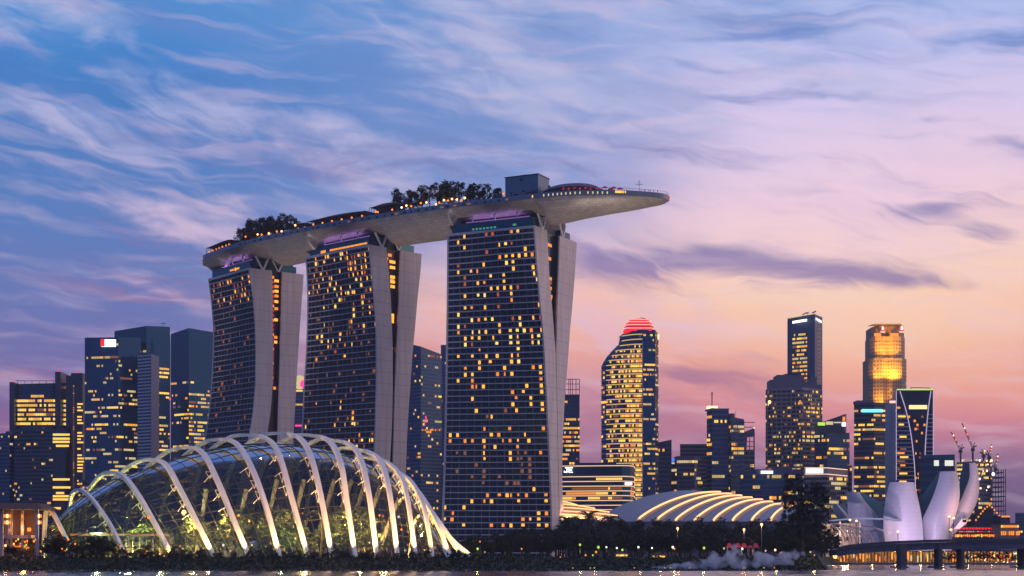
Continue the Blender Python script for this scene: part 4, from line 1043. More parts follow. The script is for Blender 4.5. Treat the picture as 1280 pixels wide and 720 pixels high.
T = block('office_tower', 'tallest blue glass tower of the left group, slanted top, behind the signed one', [(143,1620),(183,1596),(212.5,1612)], [414,407.3,408.5], 'glass_blue', 'glass_blue', 4.0, lambda f,e,k: (.02 if f > .84 else .9 if .78 < f < .84 else .22 if e == 1 else .1), cell=3.2, frac=.5, plant=False, wts=(1,4,3,3))
m = MB(); m.bar(P(205,408,1605),P(205,403.5,1605),.3); m.bar(P(201,404.5,1605),P(207,404,1605),.5); m.build('roof_crane', 'black', T)
m = MB(); m.box(Xp(212,1592), Xp(213,1592), 1590, 1592, Zr(500,1592), Zr(420,1592)); m.build('edge_light_strip', 'blue_wall', T); beacon(T, 212.5, 499, 1588, 1.1, 'pink')
W2 = thing('office_tower', 'narrow block with pale horizontal louvres between two blue glass towers', 'office tower', (Xp(180,1540),1555,GZ-.4))
m = MB(); m.prism([(Xp(172,1545),1545),(Xp(189,1535),1535),(Xp(189,1535)+2,1560),(Xp(172,1545)+2,1565)], GZ-.4, [Zr(441,1545),Zr(442,1535),Zr(442,1535),Zr(441,1545)]); m.build('wall', 'blue_wall', W2)
for k in range(52):
    z = Zr(444,1540)-k*3.1; m = MB(); m.add([(Xp(172,1545),1544.4,z),(Xp(189,1535),1534.4,z),(Xp(189,1535),1534.4,z-1.3),(Xp(172,1545),1544.4,z-1.3)], [(0,1,2,3)]); m.build('louvre', 'slab', W2)
block('office_tower', 'blue glass tower with a peaked top just left of the farthest hotel tower', [(213.5,1700),(236,1682),(268,1700)], [417.5,410,415.5], 'glass_blue', 'glass_blue', 4.1, lambda f,e,k: .3 if f < .78 else .03, cell=2.6, frac=.5, plant=False, wts=(4,3,3,3))
block('apartment_block', 'dim blue block low between the left office towers', [(98,1480),(108,1480),(150,1490)], [600,600,602], 'blue_wall', 'glass_dark', 3.4, .15, cell=2.2, frac=.5)
# --- seen between the hotel towers
T = block('office_tower', 'slim office tower glimpsed between two hotel towers, topped by a pink lit disc', [(362,1700),(384,1700)], [481,481], 'mauve_wall', 'glass_blue', 3.6, .12, cell=2, frac=.5, plant=False)
c = P(374.5,478,1698); m = MB(); m.tube([c+Vector((0,-2,0)), c+Vector((0,1,0))], [7.2,7.2], 20); m.build('disc', 'pale', T)
m = MB(); c2 = c+Vector((5,-2.5,-2)); m.tube([c2+Vector((0,-.4,0)), c2], [4.4,4.4], 16); m.build('disc_light', 'pink', T)
m = MB(); m.box(Xp(369,1695),Xp(381,1695),1694.5,1695,Zr(533,1695),Zr(531,1695)); m.build('light_strip', 'pink', T)
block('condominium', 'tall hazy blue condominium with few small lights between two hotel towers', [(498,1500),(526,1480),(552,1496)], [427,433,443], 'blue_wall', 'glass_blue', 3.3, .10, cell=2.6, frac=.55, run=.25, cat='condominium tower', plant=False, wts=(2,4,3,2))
T = bpy.context.scene.objects['condominium']
for px, r0, r1 in ((532.3,520,523.5),(530.5,528,532),(533,523.5,528)):
    m = MB(); m.box(Xp(px-.7,1478),Xp(px+.7,1478),1477.5,1478,Zr(r1,1478),Zr(r0,1478)); m.build('sign', 'pink', T)
for i in range(16):
    m = MB(); x = Xp(527+i*1.6,1480); m.box(x-.4,x+.4,1477.5,1477.9,Zr(538.5,1478),Zr(536.5,1478)); m.build('lit_window', WR.choice(['amber','orange','dim']), T)
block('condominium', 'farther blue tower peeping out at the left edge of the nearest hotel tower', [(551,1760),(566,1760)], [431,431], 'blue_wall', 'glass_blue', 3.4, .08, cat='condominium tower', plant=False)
# --- right of the third hotel tower
T = block('office_tower', 'office tower with an open grid crown just right of the nearest hotel tower', [(690,1560),(724.5,1560)], [493,493], 'dark_wall', 'glass_blue', 4.2, lambda f,e,k: .55, cell=2.2, frac=.5, plant=False, wts=(2,6,4,2), run=.55)
m = MB()
for px in (702,706.5,711,715.5,720,724.3): m.bar(P(px,494,1558),P(px,473.5,1558),.6)
for r in (474,480,487): m.bar(P(700,r,1558),P(724.5,r,1558),.6)
for px in (702,713,724.3): m.bar(P(px,494,1580),P(px,474,1580),.6)
m.build('crown_frame', 'mauve_wall', T)
# ribboned low building with the JE sign
JB = thing('office_building', 'long low office building with warm light ribbons and the letters JE', 'office building', (Xp(750,1150),1185,GZ-.4))
pts = [(Xp(680,1160),1160),(Xp(778,1150),1150),(Xp(788,1153),1153),(Xp(792.5,1162),1162),(Xp(793,1185),1185),(Xp(680,1190),1190)]
MB().prism(pts, GZ-.4, Zr(580,1150)).build('wall', 'dark_wall', JB)
m = MB(); m.prism([(Xp(720,1160),1160),(Xp(770,1158),1158),(Xp(772,1158),1170),(Xp(720,1160),1172)], Zr(580,1150), Zr(577.5,1150)); m.build('plant_room', 'dark_wall', JB)
for i, r in enumerate([582,595.5,601.5,607.5,613.5,619.5,625.5,631.5,637]):
    m = MB(); z = Zr(r,1150)
    for (ax_, ay_), (bx_, by_) in zip(pts[:4], pts[1:5]): m.bar((ax_,ay_-.6,z),(bx_,by_-.6,z),.7,.55)
    m.build('light_ribbon', 'ribbon', JB)
P5 = [Vector((x,y,0)) for x, y in pts[:4]]
for r0, r1, pr in [(584,592,.0),(597,600,.2),(603,606,.1),(609,612,.55),(615,618,.5),(621,624,.7),(627,630,.1)]:
    m = MB()
    for e in range(3):
        a, b = P5[e], P5[e+1]; L = (b-a).length; t = (b-a)/L; nc = max(1,int(L/1.4)); on = False
        for c in range(nc):
            if WR.random() < .3: on = WR.random() < pr; mi = WR.choice([1,2,3,3])
            q = a+t*(L*c/nc)-Vector((0,.3,0)); q2 = a+t*(L*(c+.85)/nc)-Vector((0,.3,0))
            m.quad(q+Vector((0,0,Zr(r1,1150))), q2+Vector((0,0,Zr(r1,1150))), q2+Vector((0,0,Zr(r0,1150))), q+Vector((0,0,Zr(r0,1150))), mi if on else 0)
    m.build('window_band', ['glass_blue','warm','amber','dim'], JB)
def letters(T, txt, px0, row_b, h_px, w_px, Y, matn, th=.22):
    """block lettering built from bars"""
    G = {'J':[(0,.25,0,0),(0,0,.7,0),(.7,0,.7,1),(.3,1,1,1)], 'E':[(0,0,0,1),(0,0,.9,0),(0,.5,.7,.5),(0,1,.9,1)]}
    for i, ch in enumerate(txt):
        m = MB()
        for x0,y0,x1,y1 in G[ch]:
            f = lambda x, y: P(px0+(i*1.25+x)*w_px, row_b-y*h_px, Y)
            a, b = f(x0,y0), f(x1,y1); d_ = (b-a).normalized()*th*2; m.bar(a-d_, b+d_, th*4, .5, up=Vector((0,1,0)))
        m.build('letter', matn, T)
letters(JB, 'JE', 705.5, 590.2, 5.4, 4.6, 1152.5, 'whitelight', .16)
sign(JB, 781, 790, 603, 606.5, 1151, 'whitelight', 1.2)
# curved tower with the red crown
CT = thing('office_tower', 'curved tower with warm lit floor edges and a red glowing stepped crown', 'office tower', (Xp(788,1400),1425,GZ-.4))
prof = [(456,752),(453,752.6),(444,758),(438,763),(433,767.5),(428,773),(424,774.2),(417,774.8),(414.5,777.5)]
YB = 1400
def bay_left(z):   # left edge of the curved bay at height z
    r = HZ-(z-CAMZ)*F/YB
    if r > 456: return 752.0
    for (ra,a),(rb,b) in zip(prof, prof[1:]):
        if rb <= r <= ra: return a+(b-a)*(ra-r)/(ra-rb)
    return 777.5
zf = [GZ-.4]+[Zr(r,YB) for r in range(640,416,-4)]+[Zr(414.6,YB)]
m = MB(); R = []
def bay_ring(z, off=0.0):
    l = bay_left(z); q = []
    for i in range(9):
        t = i/8; px = l+(803-l)*t; Y = YB+16*(1-math.sin(t*math.pi/2))**1.3-off; q.append(Vector((Xp(px,Y)-(off*.6 if i < 3 else 0), Y, z)))
    return q
for z in zf: q = bay_ring(z); R.append([Vector((q[0].x+6,q[0].y+22,z))]+q+[Vector((q[-1].x,q[-1].y+30,z))])
m.grid(R); m.add(R[-1], [tuple(range(len(R[-1])))]); m.build('curved_bay', 'glass_blue', CT)
z = Zr(417,YB); k = 0
while z > 8:
    q = bay_ring(z, .7); m = MB(); u = Vector((0,0,1.35))
    for a, b in zip(q, q[1:]): m.add([a, b, b-u, a-u, a+Vector((0,1.0,0)), b+Vector((0,1.0,0))], [(0,1,2,3),(0,1,5,4)])
    m.build('floor_edge_light', 'pale_wall', CT)
    q2 = bay_ring(z-1.36, .35); m = MB(); on = False
    for j, (a, b) in enumerate(zip(q2, q2[1:])):
        for c in range(3):
            pr = .22+.78*((j+c/3)/8)**1.2*(1.15 if k < 30 else .9)
            if k < 3: pr = .05
            on = WR.random() < pr; mi = WR.choice([1,1,2,3])
            p_, q_ = a.lerp(b,c/3), a.lerp(b,(c+.92)/3); m.quad(p_-Vector((0,0,2.0)), q_-Vector((0,0,2.0)), q_, p_, mi if on else 0)
    m.build('window_band', ['glass_blue','warm','amber','dim'], CT)
    # warm light line under each floor edge
    m = MB()
    for j, (a, b) in enumerate(zip(q, q[1:])):
        if j < 1: continue
        m.quad(a-Vector((0,.05,.95)), b-Vector((0,.05,.95)), b-Vector((0,.05,.25)), a-Vector((0,.05,.25)))
    m.build('light_line', 'ribbonwarm', CT)
    z -= 4.25; k += 1
zc = Zr(413.5,1410)
MB().prism([(Xp(786,1412),1412),(Xp(790,1404),1404),(Xp(803,1402),1402),(Xp(819,1404),1404),(Xp(823,1412),1412),(Xp(822.5,1440),1440),(Xp(786,1440),1440)], GZ-.4, [zc,zc,zc,zc,Zr(418,1412),zc,zc]).build('core', 'glass_blue', CT)
bands(CT, [Vector((Xp(804,1402),1402,0)),Vector((Xp(819,1404),1404,0)),Vector((Xp(823,1412),1412,0))], 8, zc-3, 4.25, 'glass_blue', .22, 1.6, .4, wts=(2,3,4,4))
for a, b, r0, r1 in ((779,818,410,413.8),(780.5,817,406,409.9),(782,815.5,402.2,405.9),(784.5,813,399.2,402.1)):
    m = MB(); m.prism([(Xp(a,1412),1412),(Xp(a+4,1403),1403),(Xp(b-4,1403),1403),(Xp(b,1412),1412),(Xp(b,1432),1432),(Xp(a,1432),1432)], Zr(r1,1405), Zr(r0+.8,1405)); m.build('crown_band', 'red' if r0 != 406 else 'reddeep', CT)
    m = MB(); m.prism([(Xp(a-.5,1412),1412),(Xp(a+3.6,1402),1402),(Xp(b-3.6,1402),1402),(Xp(b+.5,1412),1412),(Xp(b+.5,1432),1432),(Xp(a-.5,1432),1432)], Zr(r0+.79,1405), Zr(r0,1405)); m.build('crown_rim', 'crownwhite', CT)
m = MB(); m.prism([(Xp(786,1410),1410),(Xp(800,1405),1405),(Xp(812,1410),1410),(Xp(812,1430),1430),(Xp(786,1430),1430)], Zr(399.2,1405), Zr(398,1405)); m.build('crown_cap', 'reddeep', CT)
m = MB(); m.bar(P(801,397,1410),P(809,399,1405),.5); m.build('roof_crane', 'black', CT)
m = MB(); m.box(Xp(822.3,1403),Xp(823.6,1403),1402,1404,Zr(424,1403),Zr(418,1403)); m.build('beacon', 'lampglow', CT)
m = MB(); m.box(Xp(802.6,1400),Xp(803.6,1400),1398.5,1400,GZ,Zr(423,1400)); m.build('edge_mullion', 'pale_wall', CT)
# small ones to its right
block('office_block', 'narrow dark block with a slanted top right of the curved tower', [(822,1480),(839.5,1480)], [553,549.5], 'dark_wall', 'glass_dark', 4, .06, cat='office block', plant=False)
T = block('office_block', 'mauve block behind the low building with the small blue sign', [(850,1680),(886,1680)], [555,555], 'mauve_wall', 'glass_dark', 4, .03, cat='office block', plant=False)
T = block('office_block', 'low rounded block with a small blue sign and pale lit rooms', [(838,1500),(846,1490),(868,1488),(878,1495)], [574,570,570,573], 'mauve_wall', 'glass_dark', 3.8, .25, cat='office block', plant=False, wts=(2,3,2,6))
sign(T, 838, 843, 573, 577, 1490, 'bluelight', 1); sign(T, 839, 843, 578, 580, 1490, 'pale', 1, 'lit_window')
T = block('office_tower', 'stepped office tower with a bright roof lamp and thin mast', [(883.5,1500),(890,1494),(911,1494)], [511.5,510,511], 'mauve_wall', 'glass_blue', 4.2, .14, plant=False)
z0_ = GZ-.4
m = MB(); m.box(Xp(884,1502),Xp(911,1502),1500,1520,Zr(512,1500),Zr(510.5,1500)); m.build('roof', 'mauve_wall', T)
m = MB(); m.box(Xp(884,1498),Xp(897,1498),1497,1503,Zr(511,1498),Zr(507.5,1498)); m.build('roof_light', 'roofglow', T)
m = MB(); m.bar(P(890,508,1500),P(890,490,1500),.9); m.bar(P(888.5,492,1500),P(891.5,492,1500),.5); m.build('mast', 'redmast', T)
T = block('office_tower', 'office tower with cage balconies right of the tower with the roof lamp', [(910.5,1497),(914,1489),(930,1491)], [518,521,524], 'mauve_wall', 'glass_blue', 4.0, .14, wts=(2,3,4,5))
m = MB()
for r in range(528,620,6): m.bar(P(914,r,1486),P(943,r,1500),.5,.7)
for px in (914,922,930,937,943): m.bar(P(px,526 if px < 931 else 540,1486+(px-914)*.5),P(px,622,1486+(px-914)*.5),.6)
m.build('balcony_frame', 'mauve_wall', T)
T = block('office_block', 'slim tower with a pointed open sail frame at its right edge', [(929,1520),(943,1520)], [562,562], 'mauve_wall', 'glass_dark', 4, .1, cat='office block', plant=False)
m = MB(); m.bar(P(942.5,563,1518),P(942.5,535.5,1518),.9); m.bar(P(929.5,541,1518),P(942.5,535.8,1518),1.0); m.bar(P(930,563,1518),P(930,541,1518),.9)
m.add([P(930,541,1518),P(942.5,536,1518),P(942.5,545,1518),P(934,547,1518),P(933,562,1518),P(930,562,1518)], [(0,1,2,3,4,5)]); m.build('sail_frame', 'mauve_wall', T); beacon(T, 942.5, 534.8, 1518, .8, 'whitelight')
# --- tall pair
T = thing('skyscraper', 'tallest skyscraper at right, plain shaft with a white sign on each face', 'skyscraper', (Xp(1008,1800),1830,GZ-.4))
MB().prism([(Xp(984.5,1810),1810),(Xp(1018.5,1790),1790),(Xp(1028,1815),1815),(Xp(1028,1815)-3,1850),(Xp(985,1810)+6,1850)], GZ-.4, [Zr(398,1810),Zr(392.5,1790),Zr(396.5,1815),Zr(396.5,1815),Zr(398,1810)]).build('wall', 'blue_wall', T)
bands(T, [Vector((Xp(990.5,1806),1806-.2,0)),Vector((Xp(1009,1795.4),1795.2,0))], GZ+3, Zr(416,1800), 4.4, 'glass_dark', lambda f,e,k: .65, 2.4, .5, wts=(3,5,4,2), run=.6)
m = MB()
for k in range(40):
    z = Zr(410,1800)-k*4.4; m.quad(Vector((Xp(1020.5,1796)+.25,1795.5,z)), Vector((Xp(1025.5,1809)+.3,1808.5,z)), Vector((Xp(1025.5,1809)+.3,1808.5,z-2.2)), Vector((Xp(1020.5,1796)+.25,1795.5,z-2.2)))
m.build('side_windows', 'glass_dark', T)
m = MB(); m.add([P(990.5,401.5,1800),P(1008.7,398.5,1790),P(1008.7,401.5,1790),P(990.5,404.5,1800)], [(0,1,2,3)]); m.build('sign', 'whitelight', T)
m = MB(); m.add([P(1019.8,397,1788),P(1027,401,1808),P(1027,404,1808),P(1019.8,399.5,1788)], [(0,1,2,3)]); m.build('sign', 'whitelight', T)
m = MB(); m.bar(P(986,397.6,1808),P(1018,391.8,1789),.8,.8); m.build('roof_light_strip', 'pale', T)
m = MB(); m.bar(P(1003,393.5,1800),P(1009,390.5,1795),.9); m.bar(P(1015,391.5,1792),P(1020,389,1790),1.2); m.bar(P(1008,394,1798),P(1011,390,1796),.7); m.build('roof_plant', 'dark_wall', T)
T = block('office_tower', 'broad stepped mauve tower with gridded windows below the tallest skyscraper', [(957,1640),(966,1634),(1003,1626),(1028,1640)], [487,486,484,487], 'stone_wall', 'glass_dark', 4.1, .22, cell=2.0, frac=.5, run=.55, plant=False, wts=(3,4,4,3))
for a, b, r in ((964,973,474),(972,1006,468),(1006,1016,476),(1016,1022,470.5),(1006,1028,480)):
    m = MB(); Y0 = 1633+random.random()*2; m.box(Xp(a,Y0),Xp(b,Y0),Y0+4,Y0+28,Zr(489,Y0),Zr(r,Y0)); m.build('upper_block', 'mauve_wall', T)
m = MB(); c = P(986,468.5,1640)
R = []
for i in range(13):
    a = math.pi*i/12; R.append([(c.x-9*math.cos(a), 1638, c.z-3+4*math.sin(a)), (c.x-9*math.cos(a), 1650, c.z-3+4*math.sin(a))])
m.grid(R); m.build('arched_roof', 'mauve_wall', T)
for px in range(959,1028,6):
    Yc = 1632 if px < 966 else (1626 if px < 1006 else 1632); m = MB(); m.bar(P(px,489,Yc-4),P(px,640,Yc-4),.8,.8); m.build('pilaster', 'stone_wall', T)
beacon(T, 962, 502.5, 1622, 1.6, 'lampglow'); beacon(T, 1000, 502, 1618, 1.1, 'orange')
T = block('office_tower', 'shorter dark tower with a lit slanted glass crown right of the stepped one', [(1018,1580),(1034,1572),(1062,1580)], [541,541,541], 'dark_wall', 'glass_blue', 4.1, .28, cell=2.4, plant=False, wts=(4,3,3,4))
m = MB(); m.prism([(Xp(1023,1580),1580),(Xp(1056,1574),1574),(Xp(1058,1580),1580),(Xp(1058,1580),1600),(Xp(1023,1580),1600)], Zr(541.2,1577), [Zr(529,1577),Zr(518,1577),Zr(517,1577),Zr(517,1577),Zr(529,1577)]); m.build('slanted_crown', 'dark_wall', T)
for a, b, r0, r1, mt in ((1022,1031,528,532,'greenlight'),(1032,1041,527,531,'pale'),(1052,1057,528,533,'whitelight'),(1042,1051,527.5,529,'pale'),(1053,1056,521,527,'amber')): sign(T, a, b, r0, r1, 1572, mt, 1, 'crown_light')
T = block('office_block', 'low dark blue office block with a small white sign, behind the big tree', [(926,1290),(944,1286),(1003,1290)], [591,586.5,586.5], 'blue_wall', 'glass_blue', 4.2, .10, cat='office block', plant=False, run=.8)
sign(T, 951, 966, 588.6, 592, 1284, 'whitelight'); m = MB(); m.box(Xp(968,1300),Xp(990,1300),1300,1312,Zr(587,1300),Zr(583,1300)); m.build('plant_room', 'blue_wall', T)
T = block('office_block', 'low office block with two pink-white light bands and a bright white sign', [(1005,1260),(1034,1256),(1060,1268)], [584,584,587], 'stone_wall', 'glass_dark', 3.6, .25, cat='office block', plant=False, run=.7, band_top=594)
sign(T, 1007, 1029, 586, 591.5, 1258, 'whitelight', 1.0)
for r in (584.8,592.6):
    m = MB(); m.bar(P(1006,r,1257),P(1034,r,1253),.7,.55); m.bar(P(1034,r,1253),P(1059,r+2.4,1265),.7,.55); m.build('light_band', 'ribbonpink', T)
block('office_block', 'dark narrow block between the pink banded block and the cyan signed tower', [(1056,1300),(1065,1302)], [581,582], 'dark_wall', 'glass_dark', 4, .15, cat='office block', plant=False)
T = block('office_tower', 'dark square tower with a glowing cyan sign across its top', [(1067.5,1420),(1092,1414),(1111,1420)], [504,503,504], 'dark_wall', 'glass_dark', 4.1, .32, cell=2.4, frac=.45, plant=False, wts=(6,3,2,2), run=.8)
sign(T, 1077, 1103, 511.5, 515.5, 1413, 'cyan', .6)
m = MB(); m.box(Xp(1071,1425),Xp(1085,1425),1425,1440,Zr(504,1425),Zr(500.5,1425)); m.build('plant_room', 'mauve_wall', T)
# octagonal golden lit tower
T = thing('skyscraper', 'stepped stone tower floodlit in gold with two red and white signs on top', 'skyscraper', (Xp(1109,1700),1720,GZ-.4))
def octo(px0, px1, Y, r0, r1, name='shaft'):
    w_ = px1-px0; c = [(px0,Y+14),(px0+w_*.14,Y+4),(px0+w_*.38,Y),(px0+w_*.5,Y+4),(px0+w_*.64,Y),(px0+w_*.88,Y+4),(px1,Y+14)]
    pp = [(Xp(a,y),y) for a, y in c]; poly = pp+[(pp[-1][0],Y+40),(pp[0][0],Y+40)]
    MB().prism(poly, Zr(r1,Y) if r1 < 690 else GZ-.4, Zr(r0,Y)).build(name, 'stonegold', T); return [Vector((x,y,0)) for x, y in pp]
q1 = octo(1085,1133,1700,447,690); q2 = octo(1088,1131,1703,420,446.9); q3 = octo(1089,1130,1706,407,419.9)
for q, zt_, zb in ((q1,Zr(449,1700),Zr(560,1700)),(q2,Zr(424,1703),Zr(447,1703))):
    n = int((zt_-zb)/3.7)
    for k in range(n):
        m = MB()
        for a, b in zip(q, q[1:]):
            L = (b-a).length; t = (b-a)/L; nc = max(1,int(L/2.6)); nrm = Vector((t.y,-t.x,0)); nrm = -nrm if nrm.y > 0 else nrm
            for c in range(nc):
                p_, r_ = a+t*(L*(c+.28)/nc)+nrm*.15, a+t*(L*(c+.72)/nc)+nrm*.15; z = zt_-k*3.7-1.2; m.quad(p_+Vector((0,0,z-1.6)), r_+Vector((0,0,z-1.6)), r_+Vector((0,0,z)), p_+Vector((0,0,z)), 1 if WR.random() < .04 else 0)
        m.build('window_band', ['glass_dark','pale'], T)
m = MB(); m.prism([(Xp(1093,1698),1700.5),(Xp(1127,1698),1700.5),(Xp(1131,1705),1716),(Xp(1088,1705),1716)], Zr(405.5,1702), Zr(405,1702)); m.build('roof', 'mauve_wall', T)
for a, b in ((1092.5,1101),(1112,1123)): sign(T, a, b, 416.5, 420.5, 1705, 'amber', .5, 'lit_window')
for a, b, c0 in ((1101,1105,1700),(1124.5,1129.5,1706)):
    sign(T, a, b, 407.5, 413.5, c0, 'red', 1.5); sign(T, a+1, b-1.2, 408.6, 412.4, c0, 'whitelight', 2.0); sign(T, a-1, b+.8, 414, 416.3, c0, 'crownwhite', 1.5)
for px, row, e in [(1094,475,1),(1097,475,1),(1111,475,1),(1115,475,1.6),(1118,475,1.6),(1124,475,1.2),(1101,446,1),(1108,446,1),(1115,446,1),(1124,446,.8),(1090,446,.7),(1098,505,.8),(1103,505,.8)]:
    q = P(px, row+2, 1690); spot(q, P(px, row-26, 1704), 46000*e, (1,.44,.03), 100, 'floodlight')
# curved white outlined tower with pale flank
T = thing('office_tower', 'dark glass tower with white curved outlines, amber sign and pale side wall', 'office tower', (Xp(1140,1330),1350,GZ-.4))
zt_ = Zr(487.5,1330)
MB().prism([(Xp(1120,1330),1330),(Xp(1167,1330),1330),(Xp(1166,1345),1360),(Xp(1121,1345),1360)], GZ-.4, zt_).build('wall', 'glass_dark', T)
MB().prism([(Xp(1111,1336),1336),(Xp(1119.8,1330),1330.5),(Xp(1119.8,1330),1350),(Xp(1112,1336),1352)], GZ-.4, Zr(503,1332)).build('side_wall', 'pale_wall', T)
sign(T, 1111.5, 1119, 501, 504, 1329, 'ribbonpink', 1)
m = MB(); m.bar(P(1121,487,1328),P(1166,487,1328),.9,.9); m.build('roof_light_strip', 'greenlight', T)
m = MB(); m.bar(P(1139,486.5,1335),P(1139,484,1335),.4); m.bar(P(1160,486.5,1335),P(1160,484.5,1335),.4); m.bar(P(1138,484.4,1335),P(1163,485,1335),.5); m.build('roof_rail', 'black', T)
cl = spline([P(x,r,1328.5) for x, r in ((1125,489),(1133,515),(1139,545),(1142.5,575),(1144,600),(1145,640))], 5)
cr = spline([P(x,r,1328.5) for x, r in ((1163.5,489),(1160,515),(1157.5,545),(1156,575),(1155,600),(1154,640))], 5)
for q in (cl, cr):
    m = MB(); m.tube(q, .38, 5); m.build('outline_light', 'outline', T)
for x in (1120.4, 1166.6):
    m = MB(); m.tube([P(x,488,1328.5),P(x,600,1328.5)], .3, 5); m.build('outline_light', 'outline', T)
def xat(q, z): return interp(sorted((p.z, p.x) for p in q), z)
r = 518
while r < 640:
    z = Zr(r,1328.5)
    m = MB(); m.bar((Xp(1120.6,1328.5),1328.9,z),(xat(cl,z),1328.9,z),.5,.85); m.build('balcony_edge', 'pale_wall', T)
    m = MB(); m.bar((xat(cr,z),1328.9,z),(Xp(1166.4,1328.5),1328.9,z),.5,.85); m.build('balcony_edge', 'pale_wall', T)
    if WR.random() < .5:
        m = MB(); x0 = Xp(WR.uniform(1121,1126),1329); m.box(x0, x0+WR.uniform(2,7), 1329.3, 1329.5, z-2.3, z-.8); m.build('lit_window', WR.choice(['amber','warm','dim']), T)
    m = MB(); a = xat(cl,z)+.8; b = xat(cr,z)-.8; n = 7
    for c in range(n): m.quad((a+(b-a)*c/n,1329.4,z-2.8),(a+(b-a)*(c+.9)/n,1329.4,z-2.8),(a+(b-a)*(c+.9)/n,1329.4,z-.9),(a+(b-a)*c/n,1329.4,z-.9), WR.choices([0,1,2],[8,1,1])[0])
    m.build('window_band', ['glass_dark','dim','amber'], T)
    r += 5.1
sign(T, 1136, 1158.5, 506.5, 511.5, 1329, 'signamber', .8)
sign(T, 1121, 1125, 508.5, 511, 1329, 'amber', .5, 'lit_window')
T = block('office_block', 'dark box building with two square white lit openings, behind the petals', [(1150,1250),(1193.5,1250)], [569,568], 'glass_teal', 'glass_dark', 6, 0, cat='office block', plant=False)
sign(T, 1167, 1173, 575.5, 582.5, 1250, 'squarewhite', 1.2, 'lit_opening'); sign(T, 1180.5, 1191, 575.5, 582.5, 1250, 'squarewhite', 1.2, 'lit_opening')
# construction site
T = block('unfinished_tower', 'unfinished tower core wrapped in work lamps behind the museum', [(1196,1610),(1223,1600),(1240,1606)], [578,576,576], 'mauve_wall', 'glass_dark', 4.2, .4, cat='building site', cell=2.6, frac=.5, run=.2, wts=(1,3,3,6), plant=False)
for i in range(26): beacon(T, WR.uniform(1201,1240), 575.6+WR.uniform(-1,1) if i < 12 else WR.uniform(580,635), 1594, WR.uniform(.5,1.1), WR.choice(['pale','lampglow','orange','whitelight']))
T = thing('scaffold_frame', 'bare frame of floors and poles of a building under construction, far right', 'building site', (Xp(1250,1600),1610,GZ-.4))
m = MB()
for j, r in enumerate(range(590,644,6)): m.box(Xp(1240,1600),Xp(1255+(j % 3),1600),1600,1622,Zr(r+1.1,1600),Zr(r,1600))
m.build('floor', 'mauve_wall', T)
for px in (1241,1244.5,1248,1251.5,1254.5,1257):
    m = MB(); m.bar(P(px,645,1599),P(px,586+(px % 3)*1.5,1599),.6); m.build('pole', 'dark_wall', T)
def crane(bx, br, tx, tr, jx, jr, label, Y=1590):
    T = thing('tower_crane', label, 'crane', P(bx,br,Y), 'cranes over the building site'); m = MB(); m.tube([P(bx,br,Y),P(tx,tr,Y)], 1.0, 4); m.build('mast', 'dark_wall', T)
    m = MB(); a, b = P(tx,tr,Y), P(jx,jr,Y)
    for o in (Vector((.9,0,0)), Vector((-.9,0,0))): m.bar(a+o, b+o*.3, .4)
    for i in range(8): m.bar(a.lerp(b,i/8)+Vector((.9-.6*i/8,0,0)), a.lerp(b,(i+1)/8)-Vector((.9-.6*i/8,0,0)), .3)
    m.build('jib', 'dark_wall', T)
    m = MB(); s_ = -1 if jx < tx else 1; m.bar(a, P(tx-s_*4.5,tr-3,Y), 1.2); m.bar(P(tx-s_*2.5,tr-7,Y), a, .6); m.build('counter_jib', 'dark_wall', T)
    m = MB(); m.box(a.x-1.6,a.x+1.6,Y-1.5,Y+1.5,a.z-3,a.z-.4); m.build('cab', 'dark_wall', T)
    for i, t_ in enumerate((.3,.55,.8)): q = a.lerp(b,t_); m = MB(); m.tube([q-Vector((0,1.5,.6)),q+Vector((0,-1.5,.6))], .55, 5); m.build('lamp', ['pale','orange','lampglow'][i], T)
crane(1201,578,1200.5,562,1189,540,'luffing crane with lit jib, leftmost over the building site')
crane(1216,577,1216,560,1202.5,529,'tallest luffing crane over the building site, lit jib pointing left')
crane(1229.5,577,1229.5,568,1230.5,562.5,'short dark crane without lamps above the unfinished core')
crane(1236,577,1236.5,570,1239.5,555.5,'thin crane with steep jib right of the unfinished core')
crane(1244,592,1244.5,585,1247,567,'crane with orange lamps standing over the bare floor frame')
beacon(T, 1241.5, 592.5, 1590, 1.6, 'whitelight')
# lower lit buildings at the right
T = thing('hotel_building', 'stepped pyramid-topped building outlined by strings of yellow bulbs', 'hotel building', (Xp(1236,1250),1270,GZ-.4))
for a, b, r in ((1214,1258,658),(1220,1251,651),(1224,1247,643),(1229,1242,636)):
    Y0 = 1250+(658-r)*.5; MB().box(Xp(a,Y0),Xp(b,Y0),Y0,Y0+30-(658-r)*.5,Zr(688,Y0) if r == 658 else Zr(r+8,Y0),Zr(r,Y0)).build('tier', 'dark_wall', T)
for x, r in [(1237,631.5),(1234,633.5),(1231,636),(1228.5,639),(1226,642),(1240,634),(1243,637.5),(1246,641),(1249,645),(1223,646),(1252,649),(1220,650)]: beacon(T, x, r, 1246, .75, 'amber')
m = MB(); m.add([P(1237,631,1250),P(1231,637,1250),P(1243,637,1250),P(1237,631,1262),P(1231,637,1262),P(1243,637,1262)], [(0,1,2),(3,5,4),(0,2,5,3),(0,3,4,1),(1,4,5,2)]); m.build('gable', 'dark_wall', T)
T = thing('hotel_building', 'block with a yellow lit cornice right of the bulb-outlined building', 'hotel building', (Xp(1258,1240),1250,GZ-.4))
MB().box(Xp(1250,1240),Xp(1262.5,1240),1240,1260,GZ-.4,Zr(645,1240)).build('wall', 'dark_wall', T); sign(T, 1251.5, 1262, 644.6, 646.6, 1240, 'amber', .5, 'cornice_light')
T = thing('waterfront_hall', 'long low waterfront hall lit in red above and gold below', 'hall', (Xp(1225,1100),1110,GZ-.4))
